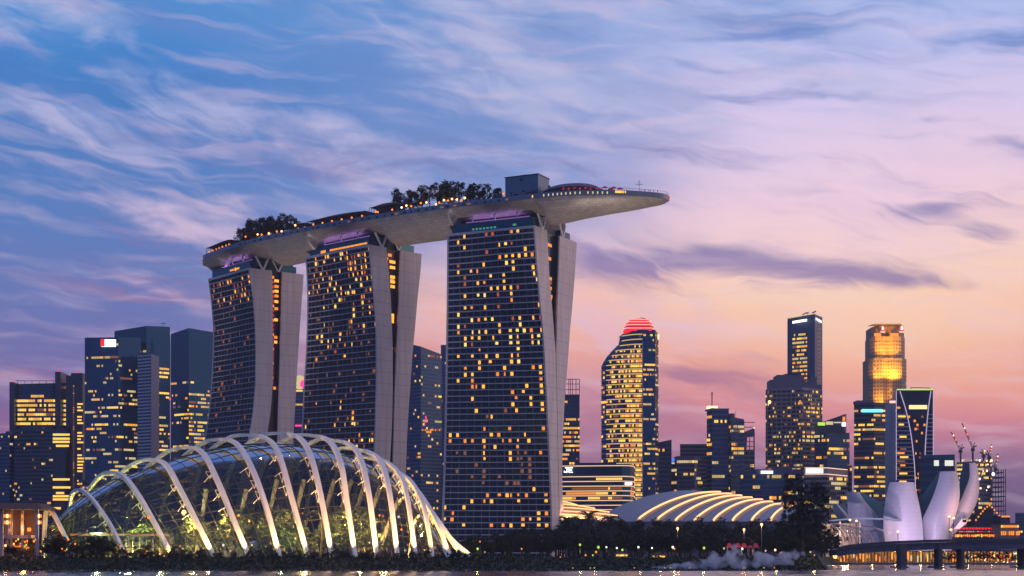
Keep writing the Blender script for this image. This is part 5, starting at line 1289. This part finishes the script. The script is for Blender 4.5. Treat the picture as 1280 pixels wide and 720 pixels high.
MB().box(Xp(1196,1100),Xp(1250,1100),1100,1130,GZ-.4,Zr(658.5,1100)).build('wall', 'mauve_wall', T)
MB().box(Xp(1194,1096),Xp(1252,1096),1095,1100,Zr(667,1096),Zr(665,1096)).build('canopy', 'roofbrown', T)
for i in range(13): sign(T, 1199+i*4, 1201.5+i*4, 659.6, 661.6, 1099, 'red', .5, 'red_light')
for i in range(32):
    px = 1186+i*2.5; sign(T, px, px+WR.uniform(1,2.2), 668+WR.uniform(-.4,.4), 670+WR.uniform(0,1.5), 1094, WR.choice(['amber','orange','warm','amber']), .5, 'lit_window')
for i in range(20): px = 1196+i*2.8; sign(T, px, px+1.6, 664, 665, 1094, WR.choice(['orange','dim','red']), .5, 'lit_window')
T = thing('waterfront_hall', 'small golden lit house right of the red lit hall', 'house', (Xp(1262,1080),1090,GZ-.4))
MB().box(Xp(1250,1080),Xp(1274,1080),1080,1100,GZ-.4,Zr(655,1080)).build('wall', 'stone_wall', T)
m = MB(); m.prism([(Xp(1249,1078),1078),(Xp(1275,1078),1078),(Xp(1275,1078),1102),(Xp(1249,1078),1102)], Zr(655,1080), Zr(654,1080)); m.build('roof', 'roofbrown', T)
for i in range(9): px = 1251+i*2.5; sign(T, px, px+2, 656.5, 659.5, 1080, WR.choice(['warm','amber','amber']), .5, 'lit_window')
for i in range(10): px = 1251+i*2.4; sign(T, px, px+1.5, 664, 669, 1080, WR.choice(['orange','amber','dim','orange']), .5, 'lit_window')
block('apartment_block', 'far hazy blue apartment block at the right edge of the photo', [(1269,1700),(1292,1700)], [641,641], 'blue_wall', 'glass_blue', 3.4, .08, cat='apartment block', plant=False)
block('office_block', 'low dark base block between the museum and the curved tower group', [(1140,1180),(1200,1180)], [650,650], 'dark_wall', 'glass_dark', 4, .25, cat='office block', plant=False)
block('office_block', 'low warm lit block behind the left museum petals', [(1052,1150),(1110,1150)], [625,627], 'stone_wall', 'glass_dark', 4, .4, cat='office block', plant=False, wts=(2,6,3,2))

# ================================================================ convention hall roofs
T = thing('convention_hall', 'long white shell roof striped with glowing arched ribs behind the trees', 'hall', (Xp(870,960),990,GZ-.4))
def cpt(u, v, off=0):
    bx = 742+(985-742)*u; rx = 868+(1002-868)*u**.95; rr_ = 613+24*u**1.25
    a = P(bx, 652, 950); b = P(rx, rr_, 1000+10*u); s = v
    hx = a.x+(b.x-a.x)*s**1.15; hy = a.y+(b.y-a.y)*s; z = a.z+(b.z-a.z)*math.sin(s*math.pi/2)**.95
    return Vector((hx, hy-off*.6, z+off))
m = MB(); m.grid([[cpt(i/40, k/14) for k in range(15)] for i in range(41)]); m.grid([[Vector((cpt(i/40,1).x-(14-k)/14*0+ (k/14)*30, cpt(i/40,1).y+k/14*40, cpt(i/40,1).z-(k/14)**2*26)) for k in range(15)] for i in range(41)]); m.build('roof_shell', 'rooffab', T, True)
m = MB(); a, b = P(742,652,951), P(990,652,951); m.box(a.x+2,b.x,951,1040,GZ-.4,a.z-.1); m.build('wall', 'mauve_wall', T)
for k in range(8):
    u = .225+k*.098; m = MB(); q = [cpt(u, j/16, .9) for j in range(17)]; m.tube(q, [.55]*17, 6); m.build('rib', 'ledwarm', T)
    m = MB(); R = []
    for j in range(17):
        c = cpt(u, j/16, .25); c2 = cpt(min(1,u+.030), j/16, .25); c3 = cpt(min(1,u-.012), j/16, .25); R.append([c3,c3+Vector((0,0,.5)),c2+Vector((0,0,.5)),c2])
    m.grid(R); m.build('rib_base', 'orangeroof', T)
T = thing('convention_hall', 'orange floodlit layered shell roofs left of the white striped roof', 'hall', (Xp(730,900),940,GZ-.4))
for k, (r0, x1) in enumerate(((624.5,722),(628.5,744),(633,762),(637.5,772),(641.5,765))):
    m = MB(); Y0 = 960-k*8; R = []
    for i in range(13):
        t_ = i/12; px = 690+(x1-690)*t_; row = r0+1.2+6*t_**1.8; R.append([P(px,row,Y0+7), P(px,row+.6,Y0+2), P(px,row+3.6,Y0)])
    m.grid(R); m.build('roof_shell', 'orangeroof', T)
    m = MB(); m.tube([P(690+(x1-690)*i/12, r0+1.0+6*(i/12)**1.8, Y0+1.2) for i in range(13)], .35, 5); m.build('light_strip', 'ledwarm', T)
for px in (712,730,750): spot(P(px,646,925), P(px,632,950), 12000, (1,.48,.2), 110, 'floodlight')
block('podium_building', 'long low podium building behind the trees below the hotel towers', [(560,1010),(742,1010)], [657,657], 'mauve_wall', 'glass_dark', 5, .15, cat='podium', plant=False)

# ================================================================ the lotus museum
def petal(T, rows, Y, depth, bulge, name='petal', top_in=True):
    """rows: (row, left px, right px, inner px) from the top down; outer skin bulges toward the bay"""
    R = []; RI = []
    for r, l, rt, inn in rows:
        a, b = P(l,r,Y), P(rt,r,Y); q = []
        for k in range(13):
            t = k/12; bu = bulge*(1-(2*t-1)**2); q.append(Vector((a.x+(b.x-a.x)*t, Y-bu, a.z)))
        R.append(q); ip = P(inn, r, Y+depth); RI.append([q[0], ip+Vector(((b.x-a.x)*.02,0,0)), q[-1]])
    def sp(Q, n):
        cols = [spline([row_[j] for row_ in Q], n) for j in range(len(Q[0]))]; return [[c[i] for c in cols] for i in range(len(cols[0]))]
    MB().grid(sp(R,4)).build('petal_skin', 'petal', T, True); MB().grid(sp(RI,4)).build('petal_inner', 'petalin', T)
    m = MB(); m.add(R[0]+[RI[0][1]], [tuple(range(14))]); m.build('petal_skylight', 'petalin', T)
LM = thing('lotus_museum', 'white lotus shaped museum of upright curving petals lit lavender', 'museum', (Xp(1155,900),920,GZ-.4))
petal(LM, [(589.6,1175,1196,1173.2),(604,1171.8,1199,1163),(622,1165.5,1199.5,1151),(637.5,1158.5,1196.5,1148.5),(650,1152.8,1192,1150),(660,1153.4,1188.5,1160),(676,1155,1183,1168)], 890, 26, 4.5)
petal(LM, [(603,1112,1142.6,1128),(621,1107.6,1147,1128),(640,1104.8,1151,1128),(655,1104.2,1153,1129),(668,1104.8,1154,1130),(678,1106.5,1154.6,1131)], 884, 24, 4.5)
petal(LM, [(578.8,1211.5,1219.5,1205),(586,1212,1222,1202.5),(598,1211.5,1223.6,1199.5),(613,1206,1224,1198.4),(626,1200.5,1221.5,1198),(637,1194.5,1217,1195),(648,1189,1210.5,1190),(660,1184,1199.5,1186),(676,1176,1187,1178)], 900, 22, 3)
petal(LM, [(615,1056.5,1074,1076),(622,1058.5,1078,1090),(632,1059.5,1086,1104),(645,1060.5,1097,1108),(660,1065,1106,1112),(674,1076,1113,1118)], 905, 18, 2)
petal(LM, [(630,1040,1047,1057),(636,1041,1053,1059),(644,1044,1060,1064),(652,1052,1068,1070),(662,1068,1085,1088)], 925, 16, 3)
MB().prism([(Xp(1078,905),905),(Xp(1105,893),893),(Xp(1185,893),893),(Xp(1190,905),905),(Xp(1185,930),930),(Xp(1085,930),930)], GZ-.4, Zr(664,895)).build('bowl_base', 'petal', LM)
# porthole
m = MB(); q = [(1192.5,661),(1203.5,646.8),(1209,647),(1208.5,653.5),(1199,661.5)]
m.add([P(x,r,889) for x, r in q]+[P(x,r,893) for x, r in q], [(0,1,2,3,4),(5,9,8,7,6)]+[(i,(i+1) % 5,(i+1) % 5+5,i+5) for i in range(5)]); PF = m.build('window_surround', 'petal', LM)
m = MB(); m.box(Xp(1203.2,888.6),Xp(1207.8,888.6),888.2,888.9,Zr(653,888.6),Zr(647.6,888.6)); m.build('window', 'glass_dark', LM)
m = MB(); m.box(Xp(1204.2,888),Xp(1207,888),887.9,888.1,Zr(649.5,888),Zr(648.3,888)); m.build('window_light', 'greenlight', LM)
# canopies and vault at its left foot
m = MB(); R = []
for i in range(15):
    t_ = i/14; px = 1036+(1128-1036)*t_; up_ = math.sin(math.pi*min(1,t_*.9+.05))*3.2; R.append([P(px,652.4-up_,860), P(px,651.0-up_*1.25,868), P(px,652-up_,878)])
m.grid(R); T = thing('wing_canopy', 'thin white wing shaped canopy over the glass vault beside the museum', 'canopy', (Xp(1080,868),868,GZ-.4)); m.build('roof', 'white', T)
m = MB(); m.tube([P(1075,652,868), (Xp(1075,868),868,GZ-.4)], .5, 6); m.build('column', 'pale_wall', T)
m = MB(); m.tube([P(1050,652,868), (Xp(1050,868),868,GZ-.4)], .5, 6); m.build('column', 'pale_wall', T)
T = thing('glass_vault', 'ribbed glass vault glowing faintly beside the museum, behind the road bridge', 'vault', (Xp(1060,850),860,GZ-.4))
for k in range(9):
    x0 = 1030+k*4.5; q = [P(x0+26*math.sin(j/12*math.pi/2), 678-25*math.cos(j/12*math.pi/2)*(1-k*.03), 845+k*1.5) for j in range(13)]
    m = MB(); m.tube(q, .28, 5); m.build('rib', 'pale_wall', T)
m = MB()
for j in range(2,12,2): m.bar(P(1030+26*math.sin(j/12*math.pi/2), 678-25*math.cos(j/12*math.pi/2), 845), P(1066+26*math.sin(j/12*math.pi/2), 678-25*.76*math.cos(j/12*math.pi/2), 857), .25)
m.build('purlin', 'pale_wall', T)
m = MB(); m.box(Xp(1028,870),Xp(1072,870),870,874,GZ-.4,Zr(654,870)); m.build('back_wall', 'stone_wall', T)
for px in (1040,1055): point_light(P(px,668,858), 9000, (1,.7,.5), 1)
m = MB(); m.tube([P(1076+(1113-1076)*j/10, 657.5+9.5*(j/10)**1.8, 858) for j in range(11)], .4, 6); tag(m.build('curved_roof_edge', 'pale_wall'), 'slim pale curved roof edge sweeping down at the museum foot', 'roof edge')
# lavender floodlights at the museum foot
for px, e in ((1132,1.6),(1150,1.0),(1170,1.4),(1190,1.2)):
    spot(P(px,678,845), P(px+3,630,882), 13500*e, (.86,.62,.98), 125, 'floodlight')
for px in (1205,1225): spot(P(px,672,860), P(1212,630,898), 30000, (1,.5,.42), 60, 'floodlight')

# ================================================================ road bridge
T = thing('road_bridge', 'long low road bridge with dark piers crossing in front of the museum', 'bridge', (Xp(1180,552),552,0))
path = [(1046,684,566),(1062,681,563),(1090,678.5,560),(1120,676.5,557),(1160,675,554),(1200,674.2,552),(1240,673.8,550),(1300,673.4,548)]
def brow(off0, off1, y0, y1): return [[P(px,r,Y)+Vector((0,y0,-off0)) , P(px,r,Y)+Vector((0,y1,-off0)), P(px,r,Y)+Vector((0,y1,-off1)), P(px,r,Y)+Vector((0,y0,-off1)), P(px,r,Y)+Vector((0,y0,-off0))] for px, r, Y in path]
MB().grid(brow(.9,2.9,0,14)).build('deck', 'asphalt', T); MB().grid(brow(-.1,.85,-.4,0)).build('parapet', 'asphalt', T); MB().grid(brow(2.0,3.3,-.9,-.45)).build('edge_beam', 'mauve_wall', T)
for px, w_ in ((1125.5,3.6),(1171,1.9),(1199,1.9),(1277,3.6)):
    m = MB(); x = Xp(px,556); ww = w_/F*556; m.prism([(x-ww,551),(x+ww,551),(x+ww,558),(x-ww,558)], -1, 8.3-(1125.5 == px)*.3); m.build('pier', 'asphalt', T)
    m = MB(); m.box(x-ww-.4,x+ww+.4,549.5,565,-1,.5); m.build('pier_base', 'rock', T)
def street_lamp(px, Y, row, base_row, label, mt='lampglow'):
    b = P(px,base_row,Y); t = P(px,row,Y); T = thing('street_lamp', label, 'street lamp', b, 'street lamps along the bridge')
    m = MB(); m.tube([b, t], .11, 6); m.build('pole', 'steel', T); m = MB(); m.tube([t-Vector((0,0,.35)), t, t+Vector((0,0,.3))], [.2,.45,.2], 8); m.build('lamp', mt, T)
for px, Y, row, br, lab in [(1186.5,548,645.5,675,'tall street lamp on the bridge before the right museum petal'),(1192,548,647.5,675,'second, slightly lower lamp beside the tall bridge lamp at the right petal'),(1188.5,547,662,675,'low lamp at the foot of the tall bridge lamp'),(1122.5,553,664.5,677,'street lamp on the bridge before the middle museum petal'),(1070.5,558,651,681,'street lamp on the bridge left of the museum, right one of a pair'),(1062.5,559,650,682,'street lamp on the bridge left of the museum, left one of a pair')]: street_lamp(px, Y, row, br, lab)
# cars on the bridge are hidden by the parapet; tail lights show as small dots
# ---- quay and arcade under the bridge
T = thing('waterfront_arcade', 'golden lit colonnade along the far quay, seen under the bridge', 'arcade', (Xp(1165,765),770,GZ-.4))
MB().box(Xp(1048,762),Xp(1300,762),778,782,.91,Zr(689.5,778)).build('back_wall', 'stonegold', T)
MB().box(Xp(1046,762),Xp(1300,762),760,782,Zr(689.4,762),Zr(688.2,762)).build('roof', 'dark_wall', T)
MB().box(Xp(1036,762),Xp(1300,762),752,800,-.5,.9).build('quay_wall', 'rock', T)
for i in range(60):
    px = 1049+i*4.0; m = MB(); x = Xp(px,763); m.box(x-.25,x+.25,762.5,763.1,.91,Zr(689.5,762)); m.build('column', 'stonegold', T)
for i in range(85):
    px = 1049+i*2.75+WR.uniform(-1,1); m = MB(); x = Xp(px,775); w_ = WR.uniform(.15,.6); h = WR.uniform(1.2,4.6); z = 1.0+WR.uniform(0,2.4)
    m.box(x-w_,x+w_,776,776.4,z,min(z+h,6)); m.build('lit_window', WR.choice(['amber','amber','warm','orange','dim','pale']), T)
m = MB(); m.box(Xp(1123.4,756),Xp(1126,756),755.5,756,.95,6.2); m.build('red_panel', 'red', T)
for i in range(8): point_light(P(1060+i*30,692,769), 1600, (1,.6,.18), .5)
for i in range(44):
    lampdot(WR.uniform(1196,1280), WR.uniform(690,706), WR.uniform(752,760), WR.choice(['lampglow','amber','orange','red','whitelight','greenlight']), WR.uniform(.15,.4), 'small festive lamp among the trees on the far quay', 'lamps on the far quay', 'quay_lamp')
for i in range(15): tree_at(1170+i*8, 757, WR.uniform(689,693), WR.choice(['b3','b1']), f'small round tree on the far quay under the bridge, {ordn[i] if i < 14 else "last"} from the left', 'trees on the far quay', .9)
lampdot(1044, 695.3, 700, 'lampglow', .95, 'bright round orange lamp at the left end of the lit colonnade', None)
# small moored boat
T = thing('moored_boat', 'small low white boat moored at the right under the bridge', 'boat', (Xp(1268,700),702,0))
m = MB(); a, b = Xp(1262,700), Xp(1276,700); m.add([(a,702,.9),(a+.6,700.6,.9),(b-.8,700.6,.9),(b,702,1.0),(b-.8,703.4,.9),(a+.6,703.4,.9),(a+.5,702,-.2),(b-.9,702,-.2)], [(0,1,2,3,4,5),(0,6,1),(1,6,7,2),(2,7,3),(3,7,4),(4,7,6,5),(5,6,0)]); m.build('hull', 'white', T)
m = MB(); m.box(a+1.2,b-1.8,701.3,702.7,.91,1.5); m.build('cabin', 'pale_wall', T)

# ================================================================ the wooded bank at centre and right
seq = 0
top_line = [(556,674),(590,668),(620,664),(650,660),(680,656),(712,650),(740,650),(770,648),(800,650),(850,649),(900,650),(940,652),(980,650),(1010,652),(1045,672)]
for row_i, (Y, n, drop) in enumerate(((760,36,0),(640,34,8),(540,34,17),(482,30,27))):
    for i in range(n):
        px = 562+(1050-562)*(i+.5)/n+rnd.uniform(-6,6)
        if Y < 500 and px > 1035: continue
        top = interp(top_line, px)+drop+rnd.uniform(-2,6); key = rnd.choice(['b0','b1','b2','b2','b0'])
        if Y < 500: top = rnd.choice([672,680,686,690])+rnd.uniform(-3,2); key = rnd.choice(['b0','b1','b3','p1'])
        dist = ['backmost','second','third','frontmost'][row_i]
        tree_at(px, Y+rnd.uniform(-18,18) if Y > 500 else Y+rnd.uniform(-4,14), min(top,690), key, f'dark {"palm" if key == "p1" else "tree"} in the {dist} row on the wooded bank, number {i+1} from left', 'trees on the wooded bank')
for px, row, Y, key, lab in [(712,644,600,'p0','palm with drooping crown just right of the nearest hotel tower'),(737,637,590,'p0','tallest dark palm before the orange lit roofs'),(764,641,580,'p1','palm crown against the left end of the white striped roof'),(723,651,600,'p1','small palm between two taller ones before the orange roofs'),(700,653,600,'p1','leftmost palm at the foot of the nearest hotel tower')]:
    tree_at(px, Y, row, key, lab, 'palms on the wooded bank')
# the big dark tree
BT = thing('tree', 'tallest dark tree with feathery top, left of the museum and bridge', 'tree', (Xp(1005,470),470,GZ-.4))
m = MB(); r_ = random.Random(77)
for px, row, rr2, rz2, n in [(990,602,2.3,3.0,16),(984,618,2.6,3.4,18),(1008,614,3.6,3.0,24),(1022,612,2.6,2.6,20),(1031,622,2.4,2.6,18),(1012,630,5,3.4,34),(995,636,4,3.2,28),(1026,640,3.4,3.4,24),(985,650,4,3,24),(1008,655,6,3.6,36),(1030,662,4,2.8,24),(1040,672,3.4,2.2,20),(1000,672,6,3,30),(978,668,3,2.6,18)]:
    c = P(px,row,470+r_.uniform(-2,2))
    for _ in range(n):
        v = Vector((r_.gauss(0,.45)*rr2, r_.gauss(0,.5)*rr2, r_.gauss(0,.42)*rz2)); cc = c+v; rad_ = r_.uniform(.45,1.0)
        for _ in range(60):
            o = Vector((r_.gauss(0,1),r_.gauss(0,1),r_.gauss(0,.8))).normalized()*rad_*r_.random()**.4; a = Vector((r_.uniform(-1,1),r_.uniform(-1,1),r_.uniform(-1,1))).normalized(); b = a.cross(Vector((r_.uniform(-1,1),.3,r_.uniform(-1,1)))).normalized(); s = .24*r_.uniform(.6,1.3)
            m.quad(cc+o-a*s, cc+o-b*s*.5, cc+o+a*s, cc+o+b*s*.5)
m.build('crown', 'leaf', BT)
m = MB(); b0 = P(1004,694,470); b0.z = GZ-.4
m.tube([b0, P(1003,670,470), P(1000,640,470), P(991,606,470)], [.55,.45,.32,.1], 7)
for (x0,r0),(x1,r1) in [((1003,672),(1026,645)),((1002,660),(984,630)),((1001,645),(1020,618)),((1000,640),(1008,616)),((1003,676),(1038,668)),((1003,668),(980,655))]: m.tube([P(x0,r0,470),P((x0+x1)/2,(r0+r1)/2+1,470),P(x1,r1,470)], [.3,.2,.07], 5)
m.build('trunk', 'bark', BT)
# lamps, kiosks and tents along the bank
for i, (px, row, mt, r) in enumerate([(758,684,'whitelight',.22),(771,685,'whitelight',.22),(778,687.5,'greenlight',.3),(798,684,'whitelight',.26),(815,685,'whitelight',.2),(841,684,'whitelight',.3),(843,686,'amber',.25),(880,685,'greenlight',.34),(905,685.5,'pale',.25),(928,686,'whitelight',.25),(957,688.5,'pale',.25),(969,687.5,'lampglow',.28),(976,691,'amber',.25),(1013,690,'pale',.25),(1018,694,'amber',.2),(745,690,'amber',.3),(732,694,'amber',.24),(700,697,'orange',.26),(690,698,'lampglow',.2),(600,677,'orange',.2),(597,686,'greenlight',.3),(606,690,'amber',.18),(652,686,'orange',.2),(725,681,'greenlight',.3),(748,684,'greenlight',.34),(741,694,'greenlight',.2)]):
    lampdot(px, row, 458+rnd.uniform(-4,6) if px < 830 else 466+rnd.uniform(0,5), mt, r*1.1, 'small promenade lamp shining before the dark trees of the bank', 'promenade lamps on the bank', 'promenade_lamp')
for px, row, Y, lab in [(847,660.5,560,'single orange lamp high among the dark trees at centre'),(952,655.5,520,'brightest orange lamp among the trees, left of the big tree'),(930,662,540,'faint orange lamp in the trees behind the red tents')]:
    p = P(px,row,Y); T = thing('street_lamp', lab, 'street lamp', Vector((p.x,p.y,GZ-.4))); m = MB(); m.tube([Vector((p.x,p.y,GZ-.4)), p], .09, 6); m.build('pole', 'steel', T); m = MB(); m.tube([p-Vector((0,0,.4)),p,p+Vector((0,0,.4))], [.2,.42,.2], 8); m.build('globe', 'lampglow', T); point_light(p+Vector((0,-.8,-.2)), 900, (1,.5,.2), .3)
for px, e, c in [(745,300,(1,.8,.2)),(778,500,(.9,.9,.25)),(800,260,(1,.9,.3)),(825,600,(1,.75,.25)),(843,500,(1,.7,.2)),(880,200,(.9,.9,.3)),(725,250,(.8,.9,.2)),(970,220,(.9,.9,.3)),(1018,200,(1,.8,.3)),(597,400,(.8,.9,.2))]:
    point_light(P(px, 689, 462), e*1.5, c, .3)
def kiosk(px0, px1, row, Y, label):
    T = thing('lit_kiosk', label, 'kiosk', (Xp((px0+px1)/2,Y),Y,GZ-.4)); x0, x1 = Xp(px0,Y), Xp(px1,Y); zt_ = Zr(row,Y)
    m = MB(); m.add([(x0-.4,Y-1.4,zt_),(x1+.4,Y-1.4,zt_),(x1+.4,Y+1.6,zt_),(x0-.4,Y+1.6,zt_),((x0+x1)/2,Y,zt_+.9)], [(0,1,4),(1,2,4),(2,3,4),(3,0,4),(3,2,1,0)]); m.build('roof', 'roofbrown', T)
    m = MB(); m.box(x0+.1,x1-.1,Y+.8,Y+1.0,GZ-.4,zt_-.02); m.build('back_wall', 'stone_wall', T)
    for i in range(4): m = MB(); x = x0+(x1-x0)*i/3; m.box(x-.08,x+.08,Y-1.1,Y-.95,GZ-.4,zt_-.02); m.build('post', 'dark_wall', T)
    m = MB(); m.box(x0+.3,x1-.3,Y+.6,Y+.7,zt_-.55,zt_-.2); m.build('lamp', 'warm', T); point_light((( x0+x1)/2,Y-.4,zt_-.5), 140, (1,.75,.3), .3)
kiosk(769,786,692.5,456,'low yellow lit kiosk on the bank, left of two')
kiosk(814,833,694.0,458,'low yellow lit kiosk under a glowing tree, right of two')
for i, (px0, px1) in enumerate(((908,915),(918,926),(926,934),(935,940),(941,948))):
    Y = 476; T = thing('red_tent', f'red pitched tent on the wooded bank, {ordn[i]} from the left', 'tent', (Xp((px0+px1)/2,Y),Y,GZ-.4), 'red tents on the bank'); x0, x1 = Xp(px0,Y), Xp(px1,Y); ze, zp = Zr(684.5,Y), Zr(679 if i != 3 else 681.5,Y)
    m = MB(); m.add([(x0,Y-1.5,ze),(x1,Y-1.5,ze),(x1,Y+1.5,ze),(x0,Y+1.5,ze),(x0+(x1-x0)*.25,Y,zp),(x0+(x1-x0)*.75,Y,zp)], [(0,1,5,4),(1,2,5),(2,3,4,5),(3,0,4)]); m.build('canopy', 'redcloth', T)
    for x in (x0+.1,x1-.1): m = MB(); m.bar((x,Y-1.4,GZ-.4),(x,Y-1.4,ze+.02),.1); m.build('post', 'steel', T)
for px in (912,928,944): point_light(P(px,690,473), 60, (1,.6,.5), .3); 
spot(P(928,684,466), P(928,682,476), 1500, (1,.55,.5), 120, 'floodlight')
# posts at the waterline
for i, px in enumerate([716,738,743,793,831,838,862,930,955,968,1046]):
    Y = interp(shore, Xp(px,440))-1.5; p = P(px,711.5,Y); T = thing('mooring_post', 'short post at the waterline carrying a small lamp', 'post', Vector((p.x,Y,-.5)), 'lamp posts at the waterline')
    m = MB(); m.bar((p.x,Y,-.5),(p.x,Y,.7),.16); m.build('post', 'dark_wall', T); m = MB(); m.box(p.x-.13,p.x+.13,Y-.13,Y+.13,.71,.95); m.build('lamp', ['amber','pale','greenlight'][i % 3], T)

# ================================================================ smoke drifting over the bank
def smoke():
    r_ = random.Random(9); m = MB()
    blobs = []
    for i in range(60):
        t_ = i/59; px = 812+78*t_; blobs.append((px, 710.5-5*t_**1.2-r_.uniform(0,3*t_), .35+1.1*t_))
    for c_, row0, n, s in ((890,704,16,1.5),(893,694,8,1.0),(903,706,14,1.4),(913,700,18,1.6),(914,692,9,1.1),(925,705,18,1.6),(936,704,10,1.2),(948,704,12,1.4),(955,697,12,1.5),(968,703,14,1.5),(980,700,12,1.5),(992,694,10,1.4)):
        for _ in range(n): blobs.append((c_+r_.gauss(0,4.5), min(709,row0+r_.gauss(0,2.8)), s*r_.uniform(.45,1)))
    for px, row, r in blobs:
        Y = 441+r_.uniform(-2.2,2.2)+max(0,(px-880)*.06); c = P(px,row,Y); n1, n2 = 6, 10
        b = len(m.v)
        for i in range(n1+1):
            for k in range(n2):
                th, ph = math.pi*i/n1, 2*math.pi*k/n2; m.v.append(c+Vector((math.sin(th)*math.cos(ph), math.sin(th)*math.sin(ph), math.cos(th)))*r)
        for i in range(n1):
            for k in range(n2): m.f.append([b+i*n2+k, b+i*n2+(k+1) % n2, b+(i+1)*n2+(k+1) % n2, b+(i+1)*n2+k]); m.m.append(0)
    return m
ms = bpy.data.materials.new('smoke'); ms.use_nodes = True; n = ms.node_tree.nodes; l = ms.node_tree.links; n.remove(n['Principled BSDF'])
pv = n.new('ShaderNodeVolumePrincipled'); pv.inputs['Color'].default_value = (.80,.86,1,1); 
tq = n.new('ShaderNodeTexCoord'); nq = n.new('ShaderNodeTexNoise'); nq.inputs['Scale'].default_value = .42; nq.inputs['Detail'].default_value = 5; nq.inputs['Distortion'].default_value = .6; l.new(tq.outputs['Object'], nq.inputs['Vector'])
rq = n.new('ShaderNodeMapRange'); rq.inputs[1].default_value = .42; rq.inputs[2].default_value = .68; rq.inputs[3].default_value = .02; rq.inputs[4].default_value = .8; l.new(nq.outputs[0], rq.inputs[0]); l.new(rq.outputs[0], pv.inputs['Density'])
l.new(pv.outputs[0], n['Material Output'].inputs['Volume']); M['smoke'] = ms
so_ = smoke().build('smoke', 'smoke'); tag(so_, 'pale blue-grey smoke drifting low over the bank towards the big tree', kind='stuff')
rm = so_.modifiers.new('remesh', 'REMESH'); rm.mode = 'VOXEL'; rm.voxel_size = .28
tx = bpy.data.textures.new('puffs', 'CLOUDS'); tx.noise_scale = 1.3
dm = so_.modifiers.new('puff', 'DISPLACE'); dm.texture = tx; dm.strength = .9; dm.mid_level = .45; dm.texture_coords = 'LOCAL'

# ================================================================ people at the railing of the cantilever
def person(p, rz, label, pose):
    me = bpy.data.meshes.new('person'); a = .10+.06*pose; k = .22+.1*pose
    vs = [(0,0,.95),(0,0,1.2),(0,.01,1.43),(0,.015,1.52),(0,.02,1.62),(0,.02,1.70),
          (.10,0,.90),(.11,a*.6,.50),(.12,-a*.2,.08),(.12,a*.2+.1,.03), (-.10,0,.90),(-.11,-a*.4,.50),(-.12,-a,.08),(-.12,-a+.1,.03),
          (.19,0,1.40),(.25,.03,1.13),(.22,k,.98),(.21,k+.08,.96), (-.19,0,1.40),(-.25,.03,1.13),(-.22,k*.8,1.0),(-.21,k*.8+.08,.98)]
    es = [(0,1),(1,2),(2,3),(3,4),(4,5),(0,6),(6,7),(7,8),(8,9),(0,10),(10,11),(11,12),(12,13),(2,14),(14,15),(15,16),(16,17),(2,18),(18,19),(19,20),(20,21)]
    rs = [.14,.13,.12,.055,.10,.08,.085,.065,.045,.04,.085,.065,.045,.04,.06,.045,.032,.035,.06,.045,.032,.035]
    me.from_pydata(vs, es, []); me.materials.append(M['clothing']); o = bpy.data.objects.new('person', me); COL.objects.link(o)
    md = o.modifiers.new('skin', 'SKIN'); sv = me.skin_vertices[0].data if me.skin_vertices else None
    if sv is None:
        bm_ = bmesh.new(); bm_.from_mesh(me); bm_.verts.layers.skin.verify(); bm_.to_mesh(me); bm_.free(); sv = me.skin_vertices[0].data
    for i, r in enumerate(rs): sv[i].radius = (r, r*.85)
    sv[0].use_root = True
    o.modifiers.new('sub', 'SUBSURF').levels = 1; o.modifiers['sub'].render_levels = 1
    o.location = p; o.rotation_euler = (0,0,rz); tag(o, label, 'person', 'people at the roof park railing')
    hm = MB(); c = Vector((0,-.015,1.66)); hm.tube([c-Vector((0,0,.08)), c, c+Vector((0,0,.09)), c+Vector((0,0,.12))], [.09,.115,.09,.03], 8)
    me2 = bpy.data.meshes.new('hair'); me2.from_pydata([tuple(v) for v in hm.v], [], hm.f); me2.materials.append(M['black']); h = bpy.data.objects.new('hair', me2); COL.objects.link(h); h.parent = o
for i, px in enumerate((801.5,805,806.5,811,813,817,822)):
    d = deck_px(px, .07, RZ); p = deck(d, .07, RZ-1.2)
    person(p+Vector((0,0,1.2)), math.pi+rnd.uniform(-.6,.6), f'person in dark clothes at the roof park railing, {ordn[i]} from the left', rnd.random())
m = MB(); m.grid([[deck(deck_px(px,.1,RZ), v, RZ+.01) for v in (.03,.1,.2,.3)] for px in range(797,828,3)]); m.grid([[deck(deck_px(px,.1,RZ), .03, z) for z in (RZ-1.2,RZ+.01)] for px in range(797,828,3)]); m.build('viewing_step', 'paving', RP)
# ================================================================ evening haze over the bay
m = MB(); m.box(-3100, 3100, -220, 2450, -3, 232); M['haze'] = mh = bpy.data.materials.new('haze'); mh.use_nodes = True
n = mh.node_tree.nodes; n.remove(n['Principled BSDF']); pv = n.new('ShaderNodeVolumePrincipled'); pv.inputs['Color'].default_value = (.80,.82,.95,1); pv.inputs['Density'].default_value = 0.00006; pv.inputs['Anisotropy'].default_value = .2
mh.node_tree.links.new(pv.outputs[0], n['Material Output'].inputs['Volume'])
tag(m.build('haze', 'haze'), 'thin evening haze over the bay and the city', kind='stuff')
